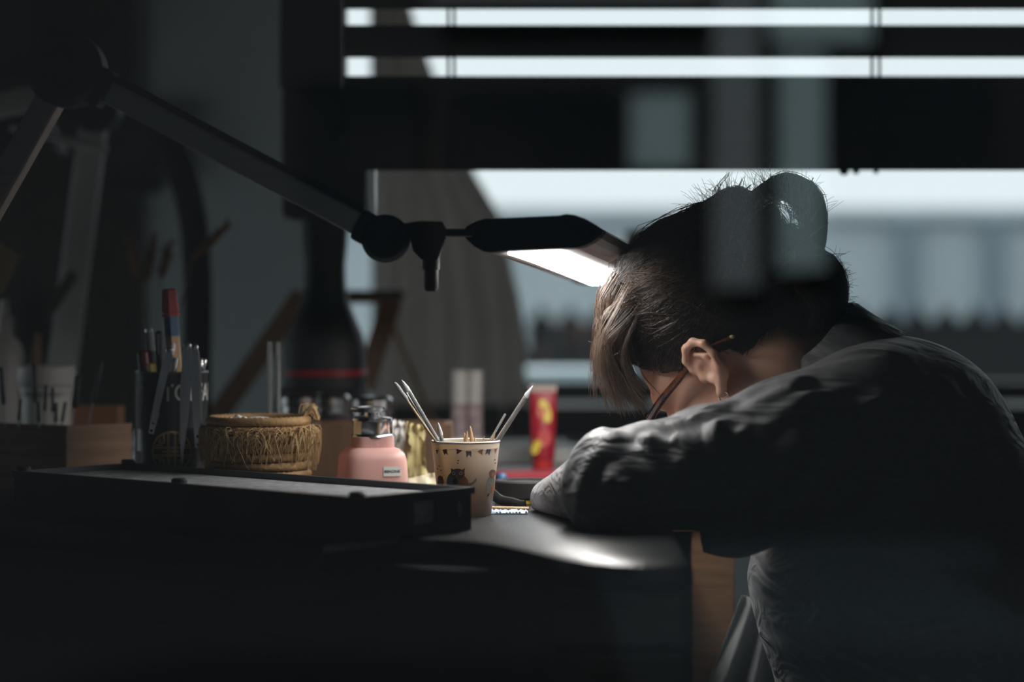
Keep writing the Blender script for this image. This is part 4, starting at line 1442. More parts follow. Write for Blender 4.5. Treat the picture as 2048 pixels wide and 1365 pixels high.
# ------------------------------------------------------------------ dried grasses in a small vase
vc = np.array((*P(300, 0, 3.60)[:2], ZB))
vase = tag(obj('bud_vase', MB().lathe([(0, 0), (0.02, 0), (0.026, 0.02), (0.024, 0.05), (0.012, 0.075), (0.011, 0.09), (0.009, 0.09), (0.009, 0.02), (0, 0.02)], 24, vc), M_glassrod), 'small glass vase of dried grass behind the tin', 'vase')
M_drygrass = mat('dried_grass', (0.19, 0.10, 0.045), 0.9, var=0.2, vscale=60)
gr = [((262, 470), (275, 560), 'leftmost'), ((312, 462), (290, 570), 'second from the left'), ((342, 480), (322, 560), 'third from the left'), ((460, 445), (385, 520), 'bent over to the right of the black arm')]
for i, (q0, q1, w) in enumerate(gr):
    t0, t1 = P(*q0, 3.60), P(*q1, 3.60)
    foot = vc + np.array((0.002 * (i - 1.5), 0, 0.03))
    t = thing('dried_grass', 'brown dried grass plume, ' + w, 'dried grass', foot, 'dried grasses in the vase')
    st = bezier([foot, vc + np.array((0.002 * (i - 1.5), 0, 0.09)), (t1 + vc + (0, 0, 0.08)) / 2 + np.array((0.004, 0, 0.01)), t1], 12)
    obj('stem', MB().tube(st, 0.0012, 6), M_drygrass, t)
    v = t0 - t1
    sp = MB().tube([t1, t1 + v * 0.2, t1 + v * 0.5, t1 + v * 0.8, t0], [0.002, 0.0065, 0.0075, 0.005, 0.001], 10)
    for k in range(26):
        f = rng.uniform(0.05, 0.95)
        c = t1 + v * f
        dirn = v / np.linalg.norm(v) * 0.7 + rng.normal(0, 0.5, 3)
        dirn /= np.linalg.norm(dirn)
        sp.tube([c, c + dirn * 0.016], [0.0022, 0.0004], 5)
    obj('plume', sp, M_drygrass, t)

# ------------------------------------------------------------------ black tool column (bench microscope stand)
SD = 3.72
scx = np.array((*P(650, 0, SD)[:2], ZB))
k_ = SD / FPX
z_of = lambda py: P(0, py, SD)[2] - ZB
stand = thing('column_stand', 'tall black instrument column with flared base and red line', 'instrument', scx)
obj('foot', MB().lathe([(0, 0), (0.080, 0), (0.080, z_of(800)), (0.072, z_of(782)), (0.066, z_of(775)), (0, z_of(775))], 40, scx), M_black, stand)
obj('flared_base', MB().lathe([(0.0635, z_of(775)), (0.064, z_of(752)), (0.0635, z_of(700)), (0.058, z_of(670)), (0.046, z_of(635)), (0.036, z_of(600)), (0.032, z_of(570)), (0.031, z_of(530)), (0.034, z_of(490)), (0.036, z_of(440)), (0, z_of(440))], 40, scx, None, 2.6), M_black, stand)
obj('red_line', MB().lathe([(0.0645, z_of(750)), (0.0650, z_of(748)), (0.0650, z_of(742)), (0.0640, z_of(740))], 40, scx, None, 2.6), mat('red_line', (0.45, 0.01, 0.01), 0.4, var=0.05), stand)
obj('column_head', MB().box((*P(655, 0, SD)[:2], ZB + (z_of(440) + z_of(180)) / 2), (0.132, 0.11, z_of(180) - z_of(440)), bevel=0.012), M_black, stand, smooth=None)
obj('column', MB().box((*P(628, 0, SD)[:2], ZB + (z_of(185) + z_of(-120)) / 2), (0.098, 0.09, z_of(-120) - z_of(185)), bevel=0.008), M_black, stand, smooth=None)
obj('eyepiece', MB().tube([P(690, 300, SD - 0.03), P(722, 250, SD - 0.10)], 0.016, 16), M_black, stand)

# ------------------------------------------------------------------ wooden easel frame behind
ED = 4.08
eas = thing('wooden_easel', 'slanting pine easel frame behind the black column', 'easel', (*P(640, 0, ED)[:2], ZB))
zf_ = ZB
leftfoot = np.array((P(405, 0, ED)[0], ED, ZB + 0.012))
obj('leg', MB().bar(P(607, 588, ED), leftfoot + (0, 0, 0.004), 0.036, 0.016, up=(0, 1, 0)), M_pine, eas, smooth=None)
obj('leg', MB().bar(P(786, 594, ED), np.array((P(690, 0, ED)[0], ED, ZB + 0.002)), 0.036, 0.016, up=(0, 1, 0)), M_pine, eas, smooth=None)
obj('cross_bar', MB().bar(P(585, 599, ED - 0.02), P(802, 599, ED - 0.02), 0.014, 0.016, up=(0, 1, 0)), M_pine, eas, smooth=None)
obj('rear_strut', MB().bar(P(765, 606, ED + 0.01), np.array((P(885, 0, ED + 0.1)[0], ED + 0.1, ZB + 0.002)), 0.008, 0.008, up=(0, 1, 0)), M_pine, eas, smooth=None)
tag(obj('black_cushion_plate', MB().box(P(752, 588, ED + 0.02), (0.10, 0.05, 0.012), bevel=0.004), M_black, smooth=None), 'thin black plate lying on the easel top', 'plate')

# ------------------------------------------------------------------ wooden box, tissues, cloth behind cup and bottle
bxd = 3.16
X0, X1 = P(612, 0, bxd)[0], P(902, 0, bxd)[0]
zt = P(0, 850, bxd)[2]
M_boxwood = mat('brown_box_wood', (0.17, 0.095, 0.05), 0.55, color2=(0.10, 0.055, 0.03), vscale=9, stretch=(9, 1, 1))
wb = thing('wooden_box', 'low brown wooden box between bottle and printed cup', 'box', ((X0 + X1) / 2, bxd + 0.04, ZB))
obj('front_board', MB().box(((X0 + X1) / 2, bxd, (ZB + zt) / 2), (X1 - X0, 0.010, zt - ZB)), M_boxwood, wb, smooth=None)
for x in (X0 + 0.005, X1 - 0.005):
    obj('side_board', MB().box((x, bxd + 0.055, (ZB + zt) / 2), (0.010, 0.10, zt - ZB)), M_boxwood, wb, smooth=None)
obj('rear_board', MB().box(((X0 + X1) / 2, bxd + 0.11, (ZB + zt) / 2), (X1 - X0, 0.010, zt - ZB)), M_boxwood, wb, smooth=None)
obj('floor_board', MB().box(((X0 + X1) / 2, bxd + 0.055, ZB + 0.008), (X1 - X0 - 0.022, 0.098, 0.008)), M_boxwood, wb, smooth=None)


def crumpled(name, pts_px, d, amp, m, label, cat, seed, lean=0.0):
    """crumpled sheet with thickness standing on the bench, outline as seen from the front"""
    r2 = np.random.default_rng(seed)
    xs = [q[0] for q in pts_px]
    ys = [q[1] for q in pts_px]
    nx, ny = 14, 14
    vs_, fs_ = [], []
    for i in range(nx + 1):
        for j in range(ny + 1):
            u, v = i / nx, j / ny
            t = np.array(pts_px[0]) * (1 - u) * (1 - v) + np.array(pts_px[1]) * u * (1 - v) + np.array(pts_px[2]) * u * v + np.array(pts_px[3]) * (1 - u) * v
            p = P(t[0], t[1], d + lean * (1 - v))
            nz = mnoise.noise(Vector((u * 5 + seed, v * 5, seed * 1.7)))
            nz2 = mnoise.noise(Vector((u * 11 + seed, v * 9, seed * 3.1)))
            p = p + np.array((nz2 * amp * 0.4, nz * amp + nz2 * amp * 0.5, nz2 * amp * 0.3))
            p[2] = max(p[2], ZB + 0.0005)
            vs_.append(p)
    back = [v + np.array((0, 0.0012, 0)) for v in vs_]
    N = len(vs_)
    g = lambda i, j: i * (ny + 1) + j
    for i in range(nx):
        for j in range(ny):
            fs_.append((g(i, j), g(i + 1, j), g(i + 1, j + 1), g(i, j + 1)))
            fs_.append(tuple(N + k for k in (g(i, j), g(i, j + 1), g(i + 1, j + 1), g(i + 1, j))))
    rim = [g(i, 0) for i in range(nx + 1)] + [g(nx, j) for j in range(1, ny + 1)] + [g(i, ny) for i in range(nx - 1, -1, -1)] + [g(0, j) for j in range(ny - 1, 0, -1)]
    for k in range(len(rim)):
        a_, b_ = rim[k], rim[(k + 1) % len(rim)]
        fs_.append((b_, a_, N + a_, N + b_))
    return tag(obj(name, MB().add(vs_ + back, fs_), m, smooth=60), label, cat)


crumpled('tissue', [(782, 838), (818, 850), (812, 992), (770, 992)], 3.10, 0.012, M_paper, 'crumpled white tissue standing right of the pink bottle', 'tissue', 3)
crumpled('yellow_cloth', [(812, 845), (846, 852), (862, 1000), (800, 1000)], 3.07, 0.010, M_yellowpaper, 'folded yellowish cloth between bottle and printed cup', 'cloth', 5)
crumpled('paper_towel', [(808, 960), (872, 945), (880, 1008), (800, 1010)], 2.98, 0.008, mat('ivory_paper', (0.62, 0.58, 0.42), 0.8, var=0.1, vscale=20), 'ivory paper towel lying low beside the printed cup', 'towel', 8, lean=0.05)

# two white capped bottles standing behind the cup
for px, w in ((917, 'left'), (949, 'right')):
    c = np.array((*P(px, 0, 3.62)[:2], ZB))
    t = thing('white_vial', 'blurred slim white vial behind the cup, %s of the pair' % w, 'vial', c)
    hz = P(0, 741, 3.62)[2] - ZB
    obj('body', MB().lathe([(0, 0), (0.0118, 0), (0.0122, 0.002), (0.0122, hz - 0.03), (0, hz - 0.03)], 24, c), M_white, t)
    obj('cap', MB().lathe([(0.0128, hz - 0.03), (0.0128, hz - 0.002), (0.0115, hz), (0, hz)], 24, c), M_white, t)
    obj('print_band', MB().lathe([(0.01228, hz - 0.10), (0.01245, hz - 0.099), (0.01245, hz - 0.05), (0.01228, hz - 0.049)], 24, c), mat('grey_pink_print', (0.45, 0.36, 0.36), 0.6, var=0.5, vscale=120), t)

# red and yellow tube standing on its cap
rc = np.array((*P(1086, 0, 3.52)[:2], ZB))
rt = thing('glue_tube', 'red and yellow printed tube standing on its cap', 'tube', rc)
hz = P(0, 778, 3.52)[2] - ZB
m_ = MB()
vs_, fs_ = [], []
ks = [(0.018, 0.0165, 0.0165), (0.026, 0.0175, 0.0172), (0.06, 0.0185, 0.013), (0.09, 0.0192, 0.008), (hz - 0.012, 0.0197, 0.002), (hz, 0.0198, 0.0012)]
sg = 28
for z, rx, ry in ks:
    for j in range(sg):
        a = 2 * math.pi * j / sg
        vs_.append((rc[0] + rx * math.cos(a), rc[1] + ry * math.sin(a), ZB + z))
for i in range(len(ks) - 1):
    for j in range(sg):
        fs_.append((i * sg + j, i * sg + (j + 1) % sg, (i + 1) * sg + (j + 1) % sg, (i + 1) * sg + j))
fs_ += [tuple(range(sg))[::-1], tuple((len(ks) - 1) * sg + j for j in range(sg))]
obj('tube_body', m_.add(vs_, fs_), mat('crimson_print', (0.40, 0.012, 0.03), 0.4, var=0.15, vscale=30), rt, smooth=60)
obj('cap', MB().lathe([(0, 0), (0.015, 0), (0.0155, 0.017), (0.0165, 0.018), (0, 0.018)], 24, rc), M_red, rt)
obj('crimp', MB().box(rc + (0, 0, hz), (0.040, 0.003, 0.010)), mat('pale_crimp', (0.55, 0.42, 0.38), 0.6, var=0.1), rt, smooth=None)
front_y = lambda z: rc[1] - np.interp(z, [k[0] for k in ks], [k[2] for k in ks]) - 0.0012


def tube_patch(name, cx, cz, rx, rz, m, rot=0.0):
    pts = []
    for a in np.linspace(0, 2 * math.pi, 18, endpoint=False):
        x, z = cx + rx * math.cos(a) * math.cos(rot) - rz * math.sin(a) * math.sin(rot), cz + rx * math.cos(a) * math.sin(rot) + rz * math.sin(a) * math.cos(rot)
        pts.append((rc[0] + x, front_y(z) + 0.3 * abs(x) ** 1.0 * 0.3, ZB + z))
    return obj(name, MB().extrude(pts, (0, 0.0006, 0)), m, rt, smooth=None)


tube_patch('yellow_print', 0.003, 0.088, 0.0085, 0.018, M_yellow, 0.3)
tube_patch('red_print', -0.004, 0.085, 0.005, 0.010, M_red, 0.2)
tube_patch('red_disc', 0.002, 0.050, 0.010, 0.013, M_red)
tube_patch('yellow_print', -0.010, 0.036, 0.006, 0.012, M_yellow, -0.4)

# flat stuff on the bench right of the cup
tag(obj('white_ledger', MB().box((*P(1010, 0, 3.82)[:2], ZB + 0.011), (0.20, 0.26, 0.022), bevel=0.002), M_paper, smooth=None), 'thick white pad of paper lying behind the printed cup', 'pad')
tag(obj('red_booklet', MB().box((*P(1085, 0, 3.40)[:2], ZB + 0.004), (0.14, 0.09, 0.008), Matrix.Rotation(0.2, 3, 'Z'), bevel=0.001), mat('red_card', (0.35, 0.03, 0.05), 0.6, var=0.15), smooth=None), 'flat red booklet before the red and yellow tube', 'booklet')
tag(obj('white_card', MB().box((*P(1030, 0, 3.22)[:2], ZB + 0.003), (0.10, 0.06, 0.006), Matrix.Rotation(-0.15, 3, 'Z'), bevel=0.001), M_paper, smooth=None), 'small white card lying right behind the printed cup', 'card')
tag(obj('blue_clip', MB().ellipsoid((*P(1004, 0, 3.17)[:2], ZB + 0.012), (0.008, 0.006, 0.0115), 12, 8), M_blue), 'small blue clip on the white card', 'clip')
tcn = np.array((*P(1050, 0, 2.99)[:2], ZB))
tr_ = thing('tape_roll', 'black ring shaped roll lying between cup and sleeve', 'roll', tcn)
obj('outer_ring', MB().lathe([(0.027, 0.006), (0.036, 0.006), (0.038, 0.008), (0.038, 0.026), (0.036, 0.028), (0.028, 0.028), (0.027, 0.026)], 44, tcn), M_blackmatte, tr_)
obj('inner_ring', MB().lathe([(0.024, 0.0), (0.027, 0.0), (0.027, 0.027), (0.024, 0.027), (0.024, 0.0)], 40, tcn), M_black, tr_)
tag(obj('yellow_ruler', MB().box((*P(1062, 0, 2.965)[:2], ZB + 0.003), (0.07, 0.016, 0.004), Matrix.Rotation(0.35, 3, 'Z')), M_yellow, smooth=None), 'short yellow strip lying under the black roll', 'strip')
pts = bezier([P(982, 985, 2.90), P(1000, 1000, 2.90), P(1025, 1006, 2.89), P(1050, 1014, 2.88)], 14)
pts[:, 2] = np.maximum(pts[:, 2], ZB + 0.006)
tag(obj('black_strap', MB().tube(pts, 0.006, 10, flat=0.5, upv=(0, 1, 0)), M_blackmatte), 'limp black strap lying beside the printed cup', 'strap')
sb = P(983, 1017, 2.87)
tag(obj('wooden_stick', MB().tube([(sb[0], 2.868, ZB + 0.004), (P(1058, 0, 2.86)[0], 2.86, ZB + 0.004)], [0.0022, 0.0020], 10), M_bamboo), 'thin pale wooden stick lying right of the cup', 'stick')
vs_, fs_ = [], []
for i in range(25):
    for j in range(9):
        x = P(978, 0, 2.85)[0] + i * 0.0019
        y = 2.825 + j * 0.004
        z = ZB + 0.0015 + 0.0025 * abs(mnoise.noise(Vector((i * 0.5, j * 0.45, 2.0)))) * 2
        vs_.append((x, y, z))
for i in range(24):
    for j in range(8):
        fs_.append((i * 9 + j, (i + 1) * 9 + j, (i + 1) * 9 + j + 1, i * 9 + j + 1))
lowv = [(x, y, ZB + 0.0003) for x, y, z in vs_]
rim = [i * 9 for i in range(25)] + [24 * 9 + j for j in range(1, 9)] + [i * 9 + 8 for i in range(23, -1, -1)] + [j for j in range(7, 0, -1)]
N = len(vs_)
fs_ += [(rim[(k + 1) % len(rim)], rim[k], N + rim[k], N + rim[(k + 1) % len(rim)]) for k in range(len(rim))]
tag(obj('blue_tissue', MB().add(vs_ + lowv, fs_), mat('blue_white_tissue', (0.60, 0.66, 0.75), 0.8, color2=(0.22, 0.32, 0.5), vscale=60), smooth=60), 'crinkled blue and white wipe under the wooden stick', 'wipe')
# the movement holder she works on
hc = np.array((0.085, 3.02, ZB))
mh = thing('movement_holder', 'small round steel watch movement holder under the lamp', 'holder', hc)
obj('ring', MB().lathe([(0, 0), (0.022, 0), (0.022, 0.012), (0.016, 0.012), (0.015, 0.006), (0, 0.006)], 32, hc), M_satin, mh)
obj('dial', MB().lathe([(0, 0.006), (0.0145, 0.006), (0.0145, 0.008), (0, 0.008)], 32, hc), M_gold, mh)
# brown block on the sill side, behind the hair
bs = P(1282, 484, 4.55)
sh = thing('cardboard_box', 'blurred brown cardboard box on a shelf stand behind her hair', 'box', (bs[0], bs[1], bs[2] - 0.03))
obj('carton_body', MB().box(bs, (0.055, 0.06, 0.032), bevel=0.001), mat('kraft_card', (0.17, 0.12, 0.08), 0.85, var=0.15, vscale=20), sh, smooth=None)
obj('lid', MB().box(bs + (0, 0, 0.018), (0.058, 0.063, 0.005), bevel=0.001), mat('kraft_card', (0, 0, 0)), sh, smooth=None)
st_ = thing('plant_stand', 'thin dark post stand carrying the brown cardboard box', 'stand', (bs[0], bs[1], 0))
obj('plate', MB().box((bs[0], bs[1], bs[2] - 0.0205), (0.07, 0.07, 0.008)), M_blackmatte, st_, smooth=None)
obj('post', MB().tube([(bs[0], bs[1], 0.02), (bs[0], bs[1], bs[2] - 0.024)], 0.008, 10), M_blackmatte, st_)
obj('foot', MB().lathe([(0, 0), (0.12, 0), (0.12, 0.015), (0.01, 0.022), (0, 0.022)], 28, (bs[0], bs[1], 0)), M_blackmatte, st_)


# dark boards added to darken the back wall at the left
cb = thing('darkening_boards', 'dark vertical boards added to darken the back wall at far left', 'boarding', (P(60, 0, 4.98)[0], 4.99, 0))
cx0, cx1 = P(-260, 0, 4.98)[0], P(270, 0, 4.98)[0]
nb_ = 5
for i in range(nb_):
    xa = cx0 + (cx1 - cx0) * i / nb_ + 0.002
    xb_ = cx0 + (cx1 - cx0) * (i + 1) / nb_ - 0.002
    obj('board', MB().box(((xa + xb_) / 2, 4.991, H / 2), (xb_ - xa, 0.016, H - 0.01), bevel=0.002), M_darkwood, cb, smooth=None)


# pictures on the back wall
def picture(px0, px1, py0, py1, label, col):
    d = 4.965
    a, b = P(px0, py1, d), P(px1, py0, d)
    t = thing('picture_frame', label, 'picture', ((a[0] + b[0]) / 2, d, a[2]))
    w = 0.022
    for (c, s) in ((((a[0] + b[0]) / 2, a[2] + w / 2), (b[0] - a[0], w)), (((a[0] + b[0]) / 2, b[2] - w / 2), (b[0] - a[0], w)), ((a[0] + w / 2, (a[2] + b[2]) / 2), (w, b[2] - a[2] - 2 * w)), ((b[0] - w / 2, (a[2] + b[2]) / 2), (w, b[2] - a[2] - 2 * w))):
        obj('moulding', MB().box((c[0], d, c[1]), (s[0], 0.03, s[1])), M_frame, t, smooth=None)
    obj('print', MB().box(((a[0] + b[0]) / 2, d + 0.008, (a[2] + b[2]) / 2), (b[0] - a[0] - 2 * w, 0.006, b[2] - a[2] - 2 * w)), mat('print_' + label[:8], col, 0.5, var=0.6, vscale=6), t, smooth=None)


picture(-120, 88, -60, 165, 'black framed dark picture high on the wall at upper left', (0.05, 0.055, 0.06))
picture(150, 322, 235, 388, 'black framed dim picture under the lamp elbow', (0.03, 0.03, 0.033))
picture(-150, 50, 600, 700, 'black framed low picture behind the white bottle', (0.03, 0.03, 0.033))

# ================================================================== THE PERSON
pitch, yaw = math.radians(48), math.radians(30)
hF = np.array((-math.cos(pitch) * math.cos(yaw), math.cos(pitch) * math.sin(yaw), -math.sin(pitch)))
hL = np.array((-math.sin(yaw), -math.cos(yaw), 0))
hU = np.cross(hF, hL)
ear = P(1415, 735, 2.78)
hO = ear - 0.075 * hL
HM = np.stack([hF, hL, hU], 1)        # local -> world columns


def to_local(p):
    return (p - hO) @ HM


def to_world(q):
    return hO + np.asarray(q) @ HM.T


neck_a = to_world((-0.035, 0, -0.045))
neck_b = P(1705, 775, 2.86)


def ear_sdf(q):
    """q local, |y| mirrored"""
    def e(x, z, y):
        return (x, y, z)
    hel = [e(0.010, -0.002, 0.075), e(0.0135, 0.010, 0.079), e(0.010, 0.022, 0.084), e(-0.002, 0.030, 0.089), e(-0.015, 0.027, 0.093), e(-0.0235, 0.015, 0.095), e(-0.0225, 0.000, 0.092), e(-0.014, -0.014, 0.087), e(-0.003, -0.024, 0.081), e(0.008, -0.033, 0.078)]
    rr = [0.0035, 0.0042, 0.0046, 0.0048, 0.0048, 0.0046, 0.0044, 0.0044, 0.0056, 0.0066]
    d = np.full(len(q), 1.0)
    for i in range(len(hel) - 1):
        d = s_min(d, s_cap(q, hel[i], hel[i + 1], rr[i], rr[i + 1]), 0.003)
    bowl = s_ell(q, (-0.006, 0.080, 0.000), (0.019, 0.0045, 0.030))
    d = s_min(d, bowl, 0.004)
    anti = [e(-0.004, 0.018, 0.086), e(-0.0125, 0.006, 0.088), e(-0.008, -0.010, 0.085), e(0.003, -0.018, 0.081)]
    for i in range(3):
        d = s_min(d, s_cap(q, anti[i], anti[i + 1], 0.0030, 0.0034), 0.004)
    d = s_min(d, s_ell(q, (0.0125, 0.0775, -0.006), (0.0045, 0.005, 0.006)), 0.004)
    # hollow of the concha
    hollow = s_ell(q, (0.001, 0.0865, -0.004), (0.0085, 0.0075, 0.0115))
    d = -s_min(-d, hollow, 0.003)
    return d


def head_sdf(p):
    q = to_local(p)
    qa = q.copy()
    qa[:, 1] = np.abs(qa[:, 1])
    d = s_ell(q, (-0.003, 0, 0.045), (0.097, 0.073, 0.088))
    d = s_min(d, s_ell(q, (0.052, 0, -0.025), (0.045, 0.057, 0.072)), 0.03)
    d = s_min(d, s_ell(qa, (0.060, 0.030, 0.030), (0.034, 0.034, 0.022)), 0.012)      # brow
    d = s_min(d, s_ell(qa, (0.062, 0.038, -0.030), (0.026, 0.022, 0.024)), 0.018)     # cheek
    d = s_min(d, s_cap(qa, (0.002, 0.050, -0.045), (0.082, 0.010, -0.100), 0.022, 0.017), 0.022)
    d = s_min(d, s_cap(q, (0.088, 0, 0.022), (0.112, 0, -0.026), 0.007, 0.011), 0.010)
    d = s_min(d, s_ell(qa, (0.100, 0.011, -0.030), (0.010, 0.007, 0.007)), 0.005)
    d = -s_min(-d, s_ell(qa, (0.104, 0.032, 0.008), (0.016, 0.018, 0.012)), 0.010)    # eye socket
    d = np.minimum(d, s_ell(qa, (0.080, 0.032, 0.008), (0.013, 0.0135, 0.012)))
    d = s_min(d, s_cap(qa, (0.099, 0.0, -0.054), (0.090, 0.020, -0.056), 0.0055, 0.003), 0.004)
    d = s_min(d, s_cap(qa, (0.097, 0.0, -0.065), (0.089, 0.018, -0.062), 0.0060, 0.003), 0.004)
    d = s_min(d, s_ell(q, (0.088, 0, -0.098), (0.014, 0.018, 0.014)), 0.012)
    d = s_min(d, s_cap(p, neck_a, neck_b, 0.052, 0.060), 0.03)
    # ears only near the side
    near = (qa[:, 1] > 0.055) & (np.abs(q[:, 0]) < 0.06) & (np.abs(q[:, 2]) < 0.07)
    if near.any():
        de = ear_sdf(qa[near])
        d[near] = s_min(d[near], de, 0.004)
    return d


# ---- hands: chains of joints per finger
def hand_pts(wrist, fwd, palm_n, side, curl):
    """returns capsule list; fwd = finger direction, palm_n = normal out of the back of the hand, side = towards the thumb"""
    fwd = fwd / np.linalg.norm(fwd)
    side = side - fwd * (side @ fwd)
    side /= np.linalg.norm(side)
    nb = palm_n - fwd * (palm_n @ fwd) - side * (palm_n @ side)
    nb /= np.linalg.norm(nb)
    caps = []
    kn = []
    for i, off in enumerate((0.028, 0.009, -0.010, -0.027)):
        k = wrist + fwd * (0.083 - 0.004 * abs(i - 1)) + side * off
        kn.append(k)
        caps.append((wrist + side * off * 0.6 + fwd * 0.012, k, 0.013, 0.0105))
    for i, (k, ln) in enumerate(zip(kn, (0.070, 0.078, 0.072, 0.056))):
        p = k
        ang = 0.0
        seg = (0.46, 0.30, 0.24)
        for j in range(3):
            ang += curl[i] * (0.9, 1.0, 0.7)[j]
            dirn = fwd * math.cos(ang) - nb * math.sin(ang)
            q = p + dirn * ln * seg[j]
            caps.append((p, q, 0.0092 - 0.0010 * j, 0.0086 - 0.0010 * j))
            p = q
    b = wrist + side * 0.018 + fwd * 0.018
    p1 = b + side * 0.030 + fwd * 0.026 - nb * 0.008
    p2 = p1 + side * 0.010 + fwd * 0.030 - nb * 0.008
    p3 = p2 - side * 0.002 + fwd * 0.024 - nb * 0.010
    caps += [(b, p1, 0.015, 0.0115), (p1, p2, 0.0105, 0.0095), (p2, p3, 0.0095, 0.0078)]
    return caps


el_near = P(1235, 957, 2.665)
sh_near = P(1725, 835, 2.69)
wr_near = P(1128, 998, 2.89)
sh_far = P(1725, 835, 3.03)
el_far = np.array((0.305, 3.25, ZB + 0.050))
wr_far = np.array((0.212, 3.09, ZB + 0.036))
hand_near = hand_pts(wr_near, np.array((0.38, 0.92, -0.10)), np.array((-0.1, 0.1, 0.98)), np.array((0.95, -0.1, 0.15)), (0.45, 0.5, 0.6, 0.65))
hand_far = hand_pts(wr_far, np.array((-0.93, -0.12, -0.14)), np.array((-0.1, 0.0, 1.0)), np.array((0.35, -0.9, 0.0)), (0.45, 0.5, 0.6, 0.65))


def hands_sdf(caps, wrist, elbow):
    def f(p):
        d = s_cap(p, wrist, wrist + (elbow - wrist) * 0.35, 0.024, 0.034)
        d2 = np.full(len(p), 1.0)
        for i, (a, b, ra, rb) in enumerate(caps):
            k = 0.010 if i < 4 else 0.0035
            d2 = s_min(d2, s_cap(p, a, b, ra, rb), k)
        return s_min(d, d2, 0.012)
    return f


pel = np.array((0.56, 2.86, 0.66))
chest = P(1790, 880, 2.86)
belly = P(1860, 1090, 2.86)
knee_n, knee_f = np.array((0.13, 2.72, 0.60)), np.array((0.14, 2.96, 0.60))
ank_n, ank_f = np.array((0.20, 2.72, 0.10)), np.array((0.22, 2.96, 0.10))
hip_n, hip_f = pel + (0.0, -0.085, -0.03), pel + (0.0, 0.085, -0.03)


def body_sdf(p):
    d = s_ell(p, chest, (0.10, 0.155, 0.10))
    d = s_min(d, s_cap(p, chest, belly, 0.10, 0.105), 0.05)
    d = s_min(d, s_cap(p, belly, pel, 0.105, 0.12), 0.05)
    d = s_min(d, s_cap(p, neck_a, neck_b, 0.045, 0.052), 0.03)
    d = s_min(d, s_cap(p, sh_near, sh_far, 0.052, 0.052), 0.05)
    for (s, e, w) in ((sh_near, el_near, wr_near), (sh_far, el_far, wr_far)):
        d = s_min(d, s_cap(p, s, e, 0.048, 0.038), 0.03)
        d = s_min(d, s_cap(p, e, e + (w - e) * 0.9, 0.036, 0.026), 0.02)
    for (h_, k, a) in ((hip_n, knee_n, ank_n), (hip_f, knee_f, ank_f)):
        d = s_min(d, s_cap(p, h_, k, 0.075, 0.052), 0.04)
        d = s_min(d, s_cap(p, k, a, 0.050, 0.032), 0.02)
    return d


person = thing('person', 'person in a grey coat bent low over the bench, dark hair pinned up', 'person', (0.50, 2.86, 0.0))
vv, qq, off = [], [], 0
hc_ = hO
for f, lo, hi, h in ((head_sdf, np.minimum(hO - 0.165, hO - 0.165), hO + 0.165, 0.0022),
                     (hands_sdf(hand_near, wr_near, el_near), wr_near - (0.13, 0.15, 0.13), wr_near + (0.15, 0.20, 0.15), 0.0035),
                     (hands_sdf(hand_far, wr_far, el_far), wr_far - (0.22, 0.20, 0.13), wr_far + (0.16, 0.15, 0.14), 0.0035),
                     (body_sdf, (-0.02, 2.55, 0.04), (0.78, 3.30, 1.25), 0.011)):
    v, q = surface_nets(f, lo, hi, h)
    vv.append(v)
    qq.append(q + off)
    off += len(v)
np_mesh('body', np.concatenate(vv), np.concatenate(qq), M_skin, person)

# ---- coat
A0, A1, A2, A3 = P(1236, 956, 2.665), P(1430, 943, 2.665), P(1590, 898, 2.675), P(1722, 856, 2.70)
axis_dir = (A3 - A0) / np.linalg.norm(A3 - A0)
folds = []          # (a, b, r): soft ridges over the sleeve and the back


def fold(pa, pb, r, d=2.62):
    folds.append((P(pa[0], pa[1], d), P(pb[0], pb[1], d), r))


